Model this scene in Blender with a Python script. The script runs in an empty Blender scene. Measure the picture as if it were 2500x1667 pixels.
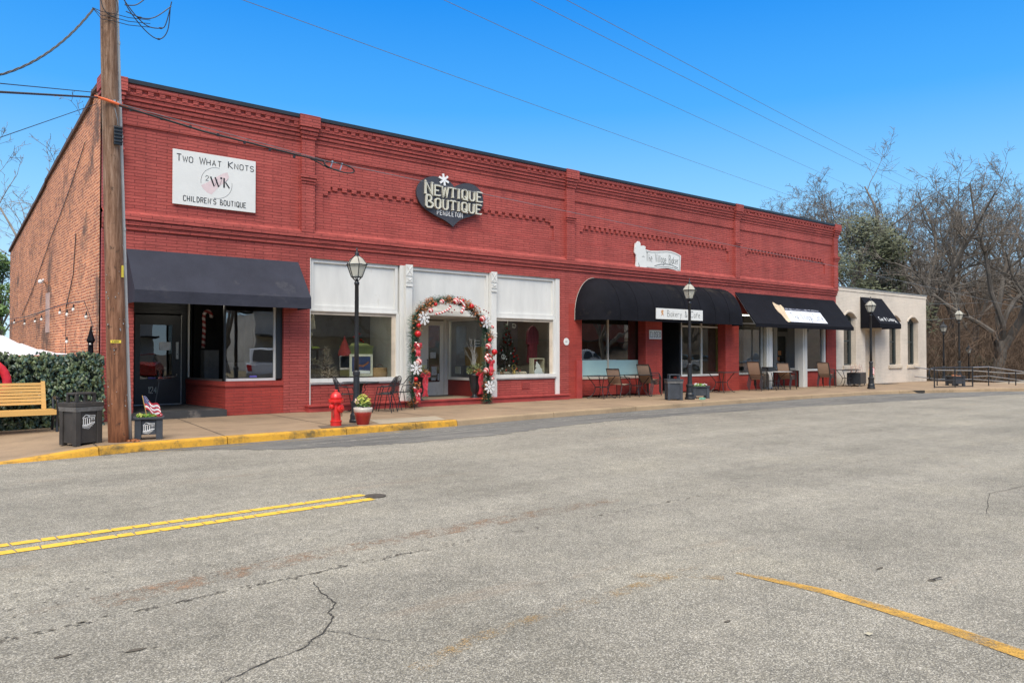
import bpy, math, random
from mathutils import Vector, Matrix
R = math.radians
random.seed(7)
S = bpy.context.scene
C = S.collection
# ------------------------------------------------------------------ camera
cd = bpy.data.cameras.new('camera'); cam = bpy.data.objects.new('camera', cd); C.objects.link(cam)
cd.sensor_width = 36; cd.lens = 27.07; cd.clip_end = 3000; cd.clip_start = .05
cam.location = (0, 0, 1.4); cam.rotation_euler = (R(90.945), 0, R(51.04 - 90)); S.camera = cam
# ------------------------------------------------------------------ sky and sun
SUN_EL, SUN_AZ = 48, 222          # azimuth: compass-like, clockwise from +Y
w = bpy.data.worlds.new('World'); S.world = w; w.use_nodes = True
nt = w.node_tree; bg = nt.nodes['Background']
sky = nt.nodes.new('ShaderNodeTexSky'); sky.sky_type = 'NISHITA'; sky.sun_disc = False
sky.sun_elevation = R(SUN_EL); sky.sun_rotation = R(SUN_AZ); sky.air_density = 1.0; sky.dust_density = .3; sky.ozone_density = 1.6
# clear blue towards the horizon, bright white cloud added overhead, out of view (softens every shadow)
tc_ = nt.nodes.new('ShaderNodeTexCoord'); sx_ = nt.nodes.new('ShaderNodeSeparateXYZ'); nt.links.new(tc_.outputs['Generated'], sx_.inputs[0])
rp = nt.nodes.new('ShaderNodeValToRGB'); nt.links.new(sx_.outputs[2], rp.inputs[0])
for i, (p, c) in enumerate([(.0, (.52,.69,.80)), (.07, (.40,.61,.79)), (.17, (.21,.49,.79)), (.30, (.045,.31,.74)), (.42, (.005,.21,.68)), (.50, (.10,.25,.60)), (.66, (1.02,1.0,.97)), (1, (1.5,1.47,1.42))]):
    e_ = rp.color_ramp.elements[i] if i < 2 else rp.color_ramp.elements.new(p); e_.position = p; e_.color = (*c, 1)
mx_ = nt.nodes.new('ShaderNodeMixRGB'); mx_.inputs[0].default_value = .93
sc_ = nt.nodes.new('ShaderNodeMixRGB'); sc_.blend_type = 'MULTIPLY'; sc_.inputs[0].default_value = 1; sc_.inputs[2].default_value = (8,8,8,1); nt.links.new(rp.outputs[0], sc_.inputs[1])
nt.links.new(sky.outputs[0], mx_.inputs[1]); nt.links.new(sc_.outputs[0], mx_.inputs[2]); nt.links.new(mx_.outputs[0], bg.inputs[0]); bg.inputs[1].default_value = .12
sd = bpy.data.lights.new('sun', 'SUN'); sd.energy = 2.6; sd.angle = R(40); sd.color = (1, .93, .83)
so = bpy.data.objects.new('sun', sd); C.objects.link(so)
az = R(SUN_AZ); el = R(SUN_EL)
so.rotation_euler = Vector((math.sin(az) * math.cos(el), math.cos(az) * math.cos(el), math.sin(el))).to_track_quat('Z', 'Y').to_euler()
S.view_settings.view_transform = 'Standard'; S.view_settings.look = 'None'; S.view_settings.exposure = 0.55; S.view_settings.gamma = 1
S.cycles.max_bounces = 7; S.cycles.transparent_max_bounces = 12; S.cycles.caustics_reflective = False; S.cycles.caustics_refractive = False

# ------------------------------------------------------------------ helpers
class MB:
    """collects shapes; build() links them as one mesh object"""
    def __init__(s): s.v = []; s.f = []; s.m = []; s.mi = 0
    def add(s, vs, fs):
        o = len(s.v); s.v += [tuple(p) for p in vs]; s.f += [tuple(i + o for i in f) for f in fs]; s.m += [s.mi] * len(fs); return s
    def box(s, x0, y0, z0, x1, y1, z1):
        return s.add([(x0,y0,z0),(x1,y0,z0),(x1,y1,z0),(x0,y1,z0),(x0,y0,z1),(x1,y0,z1),(x1,y1,z1),(x0,y1,z1)],
                     [(0,3,2,1),(4,5,6,7),(0,1,5,4),(1,2,6,5),(2,3,7,6),(3,0,4,7)])
    def obox(s, c, size, rz=0, rx=0, ry=0):
        m = Matrix.Translation(c) @ Matrix.Rotation(rz,4,'Z') @ Matrix.Rotation(ry,4,'Y') @ Matrix.Rotation(rx,4,'X')
        a, b, d = [q/2 for q in size]
        vs = [m @ Vector(p) for p in [(-a,-b,-d),(a,-b,-d),(a,b,-d),(-a,b,-d),(-a,-b,d),(a,-b,d),(a,b,d),(-a,b,d)]]
        return s.add(vs, [(0,3,2,1),(4,5,6,7),(0,1,5,4),(1,2,6,5),(2,3,7,6),(3,0,4,7)])
    def tube(s, pts, r, n=6, caps=True, close=False):
        pts = [Vector(p) for p in pts]; N = len(pts); rr = r if isinstance(r, (list, tuple)) else [r] * N
        vs = []; up = None
        for i, p in enumerate(pts):
            if close: t = pts[(i+1) % N] - pts[i-1]
            else: t = pts[min(i+1, N-1)] - pts[max(i-1, 0)]
            if t.length < 1e-9: t = Vector((0,0,1))
            t.normalize()
            if up is None: up = t.orthogonal().normalized()
            else:
                up = up - t * up.dot(t)
                up = up.normalized() if up.length > 1e-6 else t.orthogonal().normalized()
            sd_ = t.cross(up)
            for k in range(n):
                a = 2*math.pi*k/n; vs.append(p + (up*math.cos(a) + sd_*math.sin(a))*rr[i])
        fs = []
        for i in range(N if close else N-1):
            j = (i+1) % N
            for k in range(n): fs.append((i*n+k, i*n+(k+1)%n, j*n+(k+1)%n, j*n+k))
        if caps and not close: fs += [tuple(range(n))[::-1], tuple((N-1)*n+k for k in range(n))]
        return s.add(vs, fs)
    def lathe(s, prof, c=(0,0,0), n=16, rot0=0, axis=None):
        vs = []; fs = []
        m = axis if axis is not None else Matrix.Identity(4)
        for r_, z in prof:
            for k in range(n):
                a = rot0 + 2*math.pi*k/n; q = m @ Vector((r_*math.cos(a), r_*math.sin(a), z)); vs.append((q.x+c[0], q.y+c[1], q.z+c[2]))
        for i in range(len(prof)-1):
            for k in range(n): fs.append((i*n+k, i*n+(k+1)%n, (i+1)*n+(k+1)%n, (i+1)*n+k))
        fs += [tuple(range(n))[::-1], tuple((len(prof)-1)*n+k for k in range(n))]
        return s.add(vs, fs)
    def ball(s, c, r, n=10, sz=1):
        return s.lathe([(max(.001, r*math.sin(math.pi*i/(n//2+1))), -r*sz*math.cos(math.pi*i/(n//2+1))) for i in range(n//2+2)], c, n)
    def prism(s, pts, n, d):
        """polygon pts (3-D) extruded by d along n"""
        n = Vector(n).normalized()*d; N = len(pts); a = [Vector(p) for p in pts]
        return s.add(a + [p+n for p in a], [tuple(range(N))[::-1], tuple(range(N, 2*N))] + [(i, (i+1)%N, N+(i+1)%N, N+i) for i in range(N)])
    def quad(s, a, b, c, d): return s.add([a,b,c,d], [(0,1,2,3)])
    def build(s, name, mat, parent=None, smooth=False, bev=0):
        off = Vector(parent['org']) if (parent is not None and 'org' in parent.keys()) else Vector((0,0,0))
        me = bpy.data.meshes.new(name); me.from_pydata([tuple(Vector(p)-off) for p in s.v], [], s.f)
        for mm in (mat if isinstance(mat, (list, tuple)) else [mat]): me.materials.append(mm)
        for p, i in zip(me.polygons, s.m): p.material_index = i; p.use_smooth = smooth
        me.update(); o = bpy.data.objects.new(name, me); C.objects.link(o)
        if parent is not None: o.parent = parent
        if bev:
            b = o.modifiers.new('bevel', 'BEVEL'); b.width = bev; b.segments = 2; b.limit_method = 'ANGLE'; b.angle_limit = R(40)
        return o
def thing(name, label, cat, loc=(0,0,0), rz=0, group=None, world=False):
    o = bpy.data.objects.new(name, None); C.objects.link(o); o.location = loc; o.rotation_euler = (0,0,rz); o.empty_display_size = .2
    o['label'] = label; o['category'] = cat
    if group: o['group'] = group
    if world: o['org'] = tuple(loc)
    return o
def tag(o, label, cat, group=None):
    o['label'] = label; o['category'] = cat
    if group: o['group'] = group
    return o
def struct(o, kind='structure'): o['kind'] = kind; return o
def dup(root, loc, rz, label, scale=None):
    r = root.copy(); C.objects.link(r); r.location = loc; r.rotation_euler = (0,0,rz); r['label'] = label
    if scale: r.scale = scale
    def rec(a, b):
        for ch in [q for q in kids.get(a.name, [])]:
            c = ch.copy(); C.objects.link(c); c.parent = b; rec(ch, c)
    kids = {}
    for o in bpy.data.objects:
        if o.parent: kids.setdefault(o.parent.name, []).append(o)
    rec(root, r); return r

def nodes(name):
    m = bpy.data.materials.new(name); m.use_nodes = True; t = m.node_tree; return m, t, t.nodes['Principled BSDF']
def N(t, typ, **kw):
    n = t.nodes.new('ShaderNode' + typ)
    for k, v in kw.items():
        if k in n.inputs.keys() if isinstance(k, str) else False: n.inputs[k].default_value = v
        else: setattr(n, k, v)
    return n
def tcoord(t, scale=(1,1,1)):
    tc = N(t, 'TexCoord'); mp = N(t, 'Mapping'); mp.inputs['Scale'].default_value = scale; t.links.new(tc.outputs['Object'], mp.inputs[0]); return mp.outputs[0]
def noise(t, vec, scale, detail=4, rough=.6):
    n = N(t, 'TexNoise'); n.inputs['Scale'].default_value = scale; n.inputs['Detail'].default_value = detail; n.inputs['Roughness'].default_value = rough
    t.links.new(vec, n.inputs['Vector']); return n
def ramp(t, fac, stops):
    r = N(t, 'ValToRGB'); e = r.color_ramp.elements
    e[0].position, e[0].color = stops[0][0], (*stops[0][1], 1) if len(stops[0][1]) == 3 else stops[0][1]
    e[1].position, e[1].color = stops[-1][0], (*stops[-1][1], 1)
    for p, c in stops[1:-1]:
        q = e.new(p); q.color = (*c, 1)
    t.links.new(fac, r.inputs[0]); return r.outputs[0]
def mixc(t, fac, a, b, mode='MIX'):
    m = N(t, 'MixRGB', blend_type=mode)
    for i, q in ((0, fac), (1, a), (2, b)):
        if isinstance(q, (int, float)): m.inputs[i].default_value = q if i == 0 else (q, q, q, 1)
        elif isinstance(q, tuple): m.inputs[i].default_value = (*q, 1)
        else: t.links.new(q, m.inputs[i])
    return m.outputs[0]
def math_(t, op, a, b=0.):
    m = N(t, 'Math', operation=op)
    for i, q in enumerate((a, b)):
        if isinstance(q, (int, float)): m.inputs[i].default_value = q
        else: t.links.new(q, m.inputs[i])
    return m.outputs[0]
def bump(t, p, h, strength=.5, dist=.01):
    b = N(t, 'Bump'); b.inputs['Strength'].default_value = strength; b.inputs['Distance'].default_value = dist
    t.links.new(h, b.inputs['Height']); t.links.new(b.outputs[0], p.inputs['Normal'])
def M(name, col, rough=.6, metal=0., ns=8., amt=.18, bs=60., bst=.15, bd=.004, stretch=(1,1,1), spec=.5, dirt=None):
    m, t, p = nodes(name); v = tcoord(t, stretch)
    n1 = noise(t, v, ns, 5); c = ramp(t, n1.outputs[0], [(.3, tuple(q*(1-amt) for q in col)), (.7, tuple(min(1, q*(1+amt)) for q in col))])
    if dirt:
        n3 = noise(t, v, dirt[1], 6, .7); c = mixc(t, ramp(t, n3.outputs[0], [(dirt[2], (0,0,0)), (dirt[2]+.12, (1,1,1))]), c, dirt[0])
    t.links.new(c, p.inputs['Base Color']); p.inputs['Roughness'].default_value = rough; p.inputs['Metallic'].default_value = metal
    p.inputs['Specular IOR Level'].default_value = spec
    if bst:
        n2 = noise(t, v, bs, 3); bump(t, p, n2.outputs[0], bst, bd)
    return m
def brick(name, cA, cB, mort, bw=.215, rh=.068, ms=.008, bst=.8, blot=None, specks=None, wob=.006, dist=.012, wear=1.):
    m, t, p = nodes(name); tc = N(t, 'TexCoord'); sx = N(t, 'SeparateXYZ'); t.links.new(tc.outputs['Object'], sx.inputs[0])
    u = math_(t, 'ADD', sx.outputs[0], sx.outputs[1]); cb = N(t, 'CombineXYZ')
    nw = noise(t, tc.outputs['Object'], 1.3, 4); off = math_(t, 'MULTIPLY', math_(t, 'SUBTRACT', nw.outputs[0], .5), wob*6)
    t.links.new(u, cb.inputs[0]); t.links.new(math_(t, 'ADD', sx.outputs[2], off), cb.inputs[1])
    b = N(t, 'TexBrick'); b.offset = .5; b.inputs['Scale'].default_value = 1; b.inputs['Brick Width'].default_value = bw; b.inputs['Row Height'].default_value = rh
    b.inputs['Mortar Size'].default_value = ms; b.inputs['Mortar Smooth'].default_value = .5; b.inputs['Bias'].default_value = 0
    b.inputs['Color1'].default_value = (*cA, 1); b.inputs['Color2'].default_value = (*cB, 1); b.inputs['Mortar'].default_value = (*mort, 1)
    t.links.new(cb.outputs[0], b.inputs['Vector'])
    n1 = noise(t, tc.outputs['Object'], .55, 6, .65); c = mixc(t, 1.0, b.outputs[0], ramp(t, n1.outputs[0], [(.25, (.72,.72,.72)), (.5, (1,1,1)), (.78, (1.18,1.16,1.16))]), 'MULTIPLY')
    n5 = noise(t, cb.outputs[0], 24, 4, .7); c = mixc(t, wear, c, ramp(t, n5.outputs[0], [(.2, (.7,.7,.7)), (.55, (1,1,1)), (.9, (1.2,1.2,1.2))]), 'MULTIPLY')
    vm = N(t, 'Mapping'); vm.inputs['Scale'].default_value = (2.2, 2.2, .22); t.links.new(tc.outputs['Object'], vm.inputs[0]); n6 = noise(t, vm.outputs[0], 1.0, 6, .7)
    c = mixc(t, wear, c, ramp(t, n6.outputs[0], [(.3, (.80,.79,.79)), (.52, (1,1,1)), (.75, (1.14,1.13,1.12))]), 'MULTIPLY')
    hm = N(t, 'Mapping'); hm.inputs['Scale'].default_value = (.7, 14.7, 1); t.links.new(cb.outputs[0], hm.inputs[0]); n7 = noise(t, hm.outputs[0], 1.6, 5, .75)
    c = mixc(t, wear, c, ramp(t, n7.outputs[0], [(.32, (.62,.60,.60)), (.47, (1,1,1)), (.7, (1.10,1.10,1.10))]), 'MULTIPLY')
    if blot:
        n2 = noise(t, tc.outputs['Object'], blot[1], 8, .75); c = mixc(t, ramp(t, n2.outputs[0], [(blot[2], (0,0,0)), (blot[2]+.1, (1,1,1))]), c, blot[0])
    if specks:
        n3 = noise(t, tc.outputs['Object'], specks[1], 8, .8); c = mixc(t, ramp(t, n3.outputs[0], [(specks[2], (0,0,0)), (specks[2]+.03, (1,1,1))]), c, specks[0])
    t.links.new(c, p.inputs['Base Color']); p.inputs['Roughness'].default_value = .72; p.inputs['Specular IOR Level'].default_value = .35
    n4 = noise(t, tc.outputs['Object'], 35, 5, .7)
    h = math_(t, 'ADD', math_(t, 'SUBTRACT', 1., b.outputs['Fac']), math_(t, 'MULTIPLY', n4.outputs[0], .8)); bump(t, p, h, bst, dist)
    return m
def asphalt(name, mid, lite=1.0):
    m, t, p = nodes(name); v = tcoord(t)
    vo = N(t, 'TexVoronoi'); vo.inputs['Scale'].default_value = 165; t.links.new(v, vo.inputs['Vector'])
    sp = N(t, 'SeparateXYZ'); t.links.new(vo.outputs['Color'], sp.inputs[0])
    c = ramp(t, sp.outputs[0], [(0, (mid[0]*.5,mid[1]*.5,mid[2]*.5)), (.3, tuple(q*.70 for q in mid)), (.6, (mid[0]*1.05,mid[1]*1.03,mid[2]*.95)), (.86, tuple(q*1.45*lite for q in mid)), (1, tuple(min(1, q*2.2*lite) for q in mid))])
    n1 = noise(t, v, .45, 6, .65); c = mixc(t, 1., c, ramp(t, n1.outputs[0], [(.28, (.78,.78,.77)), (.5, (1,1,1)), (.72, (1.17,1.16,1.12))]), 'MULTIPLY')
    n2 = noise(t, v, 6, 5, .7); c = mixc(t, 1., c, ramp(t, n2.outputs[0], [(.3, (.84,.84,.84)), (.7, (1.14,1.13,1.12))]), 'MULTIPLY')
    mp = N(t, 'Mapping'); mp.inputs['Scale'].default_value = (.25, 1.6, 1); t.links.new(v, mp.inputs[0])
    n3 = noise(t, mp.outputs[0], .9, 5, .7); c = mixc(t, ramp(t, n3.outputs[0], [(.60, (0,0,0)), (.78, (.5,.5,.5))]), c, (mid[0]*1.15, mid[1]*.88, mid[2]*.7))
    mp2 = N(t, 'Mapping'); mp2.inputs['Scale'].default_value = (.06, .9, 1); t.links.new(v, mp2.inputs[0]); n5 = noise(t, mp2.outputs[0], 1.4, 4, .6)
    c = mixc(t, 1., c, ramp(t, n5.outputs[0], [(.3, (.86,.86,.86)), (.7, (1.12,1.12,1.12))]), 'MULTIPLY')
    if lite < 1:
        mp3 = N(t, 'Mapping'); mp3.inputs['Scale'].default_value = (.35, 4.5, 1); t.links.new(v, mp3.inputs[0]); n6 = noise(t, mp3.outputs[0], 1.2, 8, .8)
        c = mixc(t, ramp(t, n6.outputs[0], [(.46, (0,0,0)), (.64, (1,1,1))]), c, (.225,.215,.195))
    t.links.new(c, p.inputs['Base Color']); p.inputs['Roughness'].default_value = .88; p.inputs['Specular IOR Level'].default_value = .25
    n4 = noise(t, v, 160, 2); bump(t, p, math_(t, 'ADD', vo.outputs['Distance'], n4.outputs[0]), .55, .006)
    return m
def glass(name, tint=(.82,.86,.85), ior=1.75, rough=0.0):
    m = bpy.data.materials.new(name); m.use_nodes = True; t = m.node_tree; t.nodes.clear()
    o = N(t, 'OutputMaterial'); mx = N(t, 'MixShader'); tr = N(t, 'BsdfTransparent'); gl = N(t, 'BsdfGlossy'); fr = N(t, 'Fresnel')
    tr.inputs[0].default_value = (*tint, 1); gl.inputs['Roughness'].default_value = rough; gl.inputs[0].default_value = (.95,.97,1,1); fr.inputs[0].default_value = ior
    v = tcoord(t); n = noise(t, v, .8, 2); b = N(t, 'Bump'); b.inputs['Strength'].default_value = .12; b.inputs['Distance'].default_value = .03
    t.links.new(n.outputs[0], b.inputs['Height']); t.links.new(b.outputs[0], gl.inputs['Normal'])
    ge = N(t, 'NewGeometry'); t.links.new(math_(t, 'MULTIPLY', fr.outputs[0], math_(t, 'SUBTRACT', 1., ge.outputs['Backfacing'])), mx.inputs[0]); t.links.new(tr.outputs[0], mx.inputs[1]); t.links.new(gl.outputs[0], mx.inputs[2]); t.links.new(mx.outputs[0], o.inputs[0])
    return m
def emis(name, col, st):
    m, t, p = nodes(name); p.inputs['Emission Color'].default_value = (*col, 1); p.inputs['Emission Strength'].default_value = st; p.inputs['Base Color'].default_value = (*col, 1); return m
def concrete(name, col, jx=None, stain=(.13,.10,.07)):
    m, t, p = nodes(name); v = tcoord(t)
    n1 = noise(t, v, .7, 7, .7); c = ramp(t, n1.outputs[0], [(.28, tuple(q*.62 for q in col)), (.5, col), (.75, tuple(q*1.22 for q in col))])
    n2 = noise(t, v, 45, 4, .7); c = mixc(t, 1., c, ramp(t, n2.outputs[0], [(.25, (.8,.8,.8)), (.75, (1.15,1.15,1.15))]), 'MULTIPLY')
    mp = N(t, 'Mapping'); mp.inputs['Scale'].default_value = (.35, 2.2, 1); t.links.new(v, mp.inputs[0]); n3 = noise(t, mp.outputs[0], 1.1, 6, .7)
    c = mixc(t, ramp(t, n3.outputs[0], [(.56, (0,0,0)), (.74, (.6,.6,.6))]), c, stain)
    t.links.new(c, p.inputs['Base Color']); p.inputs['Roughness'].default_value = .8; bump(t, p, n2.outputs[0], .3, .004)
    return m
def stripes(name, a, b, freq, dirv=(1,0,1), rough=.4, sharp=.5):
    m, t, p = nodes(name); tc = N(t, 'TexCoord'); dt = N(t, 'VectorMath', operation='DOT_PRODUCT'); dt.inputs[1].default_value = dirv; t.links.new(tc.outputs['Object'], dt.inputs[0])
    f = math_(t, 'FRACT', math_(t, 'MULTIPLY', dt.outputs['Value'], freq)); s_ = math_(t, 'GREATER_THAN', f, sharp)
    t.links.new(mixc(t, s_, a, b), p.inputs['Base Color']); p.inputs['Roughness'].default_value = rough
    return m
def patchy(name, col, scale, lo, hi, under=None):
    """worn paint: opaque where the noise is high, clear where it has worn off"""
    m, t, p = nodes(name); v = tcoord(t); n = noise(t, v, scale, 8, .8); n2 = noise(t, v, 90, 3, .6)
    f = ramp(t, math_(t, 'ADD', math_(t, 'MULTIPLY', n.outputs[0], .6), math_(t, 'MULTIPLY', n2.outputs[0], .4)), [(lo, (0,0,0)), (hi, (1,1,1))])
    t.links.new(ramp(t, n.outputs[0], [(.3, tuple(q*.8 for q in col)), (.7, col)]), p.inputs['Base Color']); p.inputs['Roughness'].default_value = .8; t.links.new(f, p.inputs['Alpha'])
    return m

RED = brick('painted_red_brick', (.43,.088,.072), (.375,.070,.058), (.20,.036,.03), bw=.43, bst=.75, wear=.8, blot=((.25,.048,.042), 1.1, .60), specks=((.62,.42,.38), 2.4, .725), wob=.010)
REDL = brick('painted_red_brick_lower', (.41,.056,.040), (.36,.047,.035), (.25,.045,.036), bw=.43, bst=.5, wear=.7, wob=.008, blot=((.30,.036,.03), 1.5, .62))
REDTRIM = M('red_trim_paint', (.36,.05,.042), .6, ns=3, bs=30, bst=.3, bd=.006)
DRED = M('dark_red_panel_paint', (.20,.022,.018), .55, ns=2)
SIDEB = brick('weathered_orange_brick', (.66,.23,.095), (.34,.095,.042), (.85,.52,.30), ms=.010, bst=.6, blot=((.17,.085,.048), .7, .535), specks=((.6,.5,.42), 1.6, .72), wob=.012)
WBR = brick('cream_painted_brick', (.68,.60,.50), (.66,.58,.48), (.56,.49,.41), bst=.3, wear=.3, ms=.007, bw=.43, blot=((.54,.47,.38), 1.1, .66))
CREAM = M('cream_trim_paint', (.58,.49,.38), .6, ns=3)
WHITE = M('white_trim_paint', (.66,.65,.61), .5, ns=3, amt=.09, bs=25, bst=.15, bd=.004, stretch=(1,1,.25), dirt=((.52,.49,.42), 3, .62))
WHITE2 = M('bright_white_paint', (.78,.78,.77), .5, amt=.04, bst=0)
BLK = M('black_metal_paint', (.016,.018,.021), .38, ns=6, amt=.3, bs=80, bst=.1)
BLKF = M('black_storefront_paint', (.014,.016,.018), .45, ns=3, amt=.25)
NAVY = M('charcoal_awning_canvas', (.036,.038,.052), .8, ns=1.5, amt=.16, bs=3.5, bst=.45, bd=.04, spec=.2, dirt=((.06,.06,.07), 1.2, .60))
CANV = M('black_awning_canvas', (.0075,.0075,.0105), .75, ns=1.6, amt=.2, bs=5, bst=.35, bd=.03, spec=.12)
CANVOLD = M('weathered_black_canvas', (.008,.008,.011), .8, ns=1.6, amt=.3, bs=5, bst=.4, bd=.03, spec=.12, dirt=((.03,.026,.022), .9, .58))
COPE = M('dark_coping_metal', (.03,.034,.04), .45, metal=.3, ns=2)
ROOFM = M('roof_membrane', (.12,.12,.12), .9)
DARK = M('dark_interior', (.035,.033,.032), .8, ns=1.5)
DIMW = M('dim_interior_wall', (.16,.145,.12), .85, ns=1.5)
FLOORT = M('beige_floor', (.42,.33,.22), .6, ns=5, dirt=((.2,.14,.09), 2, .6))
GLASS = glass('window_glass', (.86,.88,.86), 1.75)
GLASSD = glass('dark_window_glass', (.62,.64,.64), 2.7)
ALU = M('aluminium_frame', (.45,.45,.43), .4, metal=.6, bst=0)
ASPH = asphalt('worn_asphalt', (.240,.226,.197))
ASPHD = asphalt('darker_old_asphalt', (.135,.135,.135), .7)
CONC = concrete('tan_sidewalk_concrete', (.285,.20,.125))
CONCG = concrete('pale_concrete', (.33,.275,.20))
KERBM = concrete('kerb_concrete', (.33,.235,.14), stain=(.09,.07,.04))
def yk():
    m, t, p = nodes('yellow_kerb_paint'); v = tcoord(t); n = noise(t, v, 1.3, 8, .75); n2 = noise(t, v, 14, 6, .75)
    c = ramp(t, n2.outputs[0], [(.2, (.50,.25,.02)), (.6, (.66,.34,.025))])
    f = ramp(t, math_(t, 'ADD', math_(t, 'MULTIPLY', n.outputs[0], .75), math_(t, 'MULTIPLY', n2.outputs[0], .35)), [(.52, (0,0,0)), (.66, (.9,.9,.9))])
    t.links.new(mixc(t, f, c, (.10,.075,.03)), p.inputs['Base Color']); p.inputs['Roughness'].default_value = .7; bump(t, p, n2.outputs[0], .4, .006); return m
YKERB = yk()
YLINE = M('yellow_road_paint', (.66,.41,.035), .75, ns=16, amt=.16, bs=200, bst=.35, bd=.003, dirt=((.30,.2,.06), 14, .68))
YWORN = patchy('worn_yellow_paint', (.40,.25,.09), 3.2, .50, .66)
YEDGE = patchy('amber_road_paint', (.52,.29,.045), 3.5, .38, .56)
WLINE = patchy('worn_white_paint', (.45,.43,.38), 2.5, .44, .6)
CRACK = M('crack_shadow_dirt', (.035,.03,.025), .95, bst=0)
RUST = patchy('rusty_asphalt_stain', (.30,.19,.12), 5, .5, .62)
SIGNW = M('white_sign_board', (.70,.70,.67), .5, ns=3, amt=.04, bst=0)
INK = M('black_lettering', (.012,.012,.012), .5, bst=0)
CHAR = M('charcoal_sign_board', (.045,.045,.055), .55, ns=3, amt=.08, bst=0)
CRML = M('cream_letter_face', (.62,.60,.50), .5, amt=.05, bst=0)
HYD = M('red_hydrant_paint', (.62,.018,.015), .3, ns=7, amt=.14, bs=40, bst=.2, spec=.6, dirt=((.26,.03,.02), 11, .62))
BARK = M('grey_brown_bark', (.135,.115,.095), .9, ns=3, amt=.35, bs=18, bst=.6, bd=.03, stretch=(1,1,.3))
BARK2 = M('pale_bark', (.20,.175,.15), .9, ns=3, amt=.3, bs=18, bst=.5, bd=.02, stretch=(1,1,.3))
TWIG = M('brown_twig', (.13,.085,.055), .9, ns=.6, amt=.35, bst=0)
LITTER = M('leaf_litter', (.10,.075,.052), .95, ns=1.2, amt=.4, bs=14, bst=.8, bd=.05, dirt=((.055,.07,.03), .3, .56))
EVG = M('evergreen_leaf', (.075,.085,.040), .5, ns=1.5, amt=.45, bst=0)
BAMB = M('bamboo_leaf', (.10,.17,.04), .5, ns=2.5, amt=.4, bst=0)
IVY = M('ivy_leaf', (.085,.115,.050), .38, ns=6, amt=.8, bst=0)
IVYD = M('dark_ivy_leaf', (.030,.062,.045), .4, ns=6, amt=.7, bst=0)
LEAFG = M('bright_green_leaf', (.14,.28,.03), .5, ns=20, amt=.4, bst=0)
LEAFY = M('yellow_green_leaf', (.45,.47,.08), .5, ns=20, amt=.3, bst=0)
PINE = M('garland_green', (.022,.075,.035), .6, ns=20, amt=.5, bst=0)
BRONZE = M('bronze_leaf', (.30,.095,.025), .4, ns=12, amt=.6, bst=0)
REDS = M('shiny_red_ornament', (.50,.008,.012), .15, amt=.1, bst=0)
RIB = M('red_ribbon', (.48,.035,.05), .4, ns=14, amt=.3, bst=0)
CANDY = stripes('candy_stripe', (.78,.70,.66), (.48,.03,.03), 9, (1,0,1))
CANDY2 = stripes('peppermint_stripe', (.72,.50,.46), (.42,.02,.025), 13, (1,.3,.5))
WOODY = M('varnished_yellow_wood', (.62,.36,.11), .4, ns=3, amt=.16, bs=40, bst=.1, stretch=(.3,6,6))
SLING = M('tan_mesh_fabric', (.36,.235,.16), .8, ns=5, amt=.1, bs=300, bst=.2, bd=.002)
def polewood():
    m, t, p = nodes('weathered_pole_wood'); v = tcoord(t, (5,5,.45)); n = noise(t, v, 4, 9, .75); v2 = tcoord(t, (1,1,.7)); n2 = noise(t, v2, 9, 5, .7)
    tc = N(t, 'TexCoord'); sx = N(t, 'SeparateXYZ'); t.links.new(tc.outputs['Object'], sx.inputs[0])
    zf = ramp(t, math_(t, 'MULTIPLY', sx.outputs[2], .15), [(.0, (1,1,1)), (.75, (0,0,0))])
    a = ramp(t, n.outputs[0], [(.30, (.06,.03,.018)), (.45, (.17,.09,.05)), (.58, (.29,.185,.125)), (.75, (.40,.30,.225))])
    b = ramp(t, n.outputs[0], [(.30, (.045,.015,.008)), (.45, (.15,.052,.02)), (.58, (.27,.10,.04)), (.75, (.38,.19,.09))])
    c = mixc(t, zf, a, b); c = mixc(t, ramp(t, n2.outputs[0], [(.60, (0,0,0)), (.68, (.85,.85,.85))]), c, (.04,.02,.012))
    t.links.new(c, p.inputs['Base Color']); p.inputs['Roughness'].default_value = .85; bump(t, p, n.outputs[0], .9, .02); return m
POLEW = polewood()
PIPE = M('grey_white_conduit', (.50,.49,.46), .45, ns=3, amt=.12, dirt=((.25,.23,.2), 3, .62))
CABLE = M('black_cable', (.02,.02,.022), .5, bst=0)
CABLEL = M('grey_wire', (.16,.17,.18), .4, bst=0)
ORNG = M('orange_cable_sleeve', (.75,.14,.04), .5, bst=0)
YTAG = M('yellow_tag', (.75,.58,.06), .5, bst=0)
BIN = M('brown_black_recycled_plastic', (.040,.035,.031), .6, ns=4, amt=.3, bs=50, bst=.2, dirt=((.10,.085,.07), 5, .60))
BINB = M('blue_black_recycled_plastic', (.038,.044,.054), .55, ns=4, amt=.3, bs=50, bst=.2, dirt=((.10,.095,.09), 5, .62))
BAG = M('grey_bin_liner', (.13,.13,.13), .35, ns=15, amt=.3, bs=25, bst=.6, bd=.01)
STEEL = M('galvanised_rail', (.42,.42,.40), .35, metal=.8, bst=0)
FROST = M('aqua_frosted_film', (.38,.56,.53), .45, ns=2, amt=.05, bst=0)
LGLASS = None
def lg():
    m = bpy.data.materials.new('lantern_glass'); m.use_nodes = True; t = m.node_tree; t.nodes.clear(); o = N(t, 'OutputMaterial'); mx = N(t, 'MixShader'); mx.inputs[0].default_value = .62
    a = N(t, 'BsdfTransparent'); a.inputs[0].default_value = (.9,.9,.86,1); b = N(t, 'BsdfDiffuse'); b.inputs[0].default_value = (.62,.60,.52,1)
    t.links.new(a.outputs[0], mx.inputs[1]); t.links.new(b.outputs[0], mx.inputs[2]); t.links.new(mx.outputs[0], o.inputs[0]); return m
LGLASS = lg()

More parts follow.
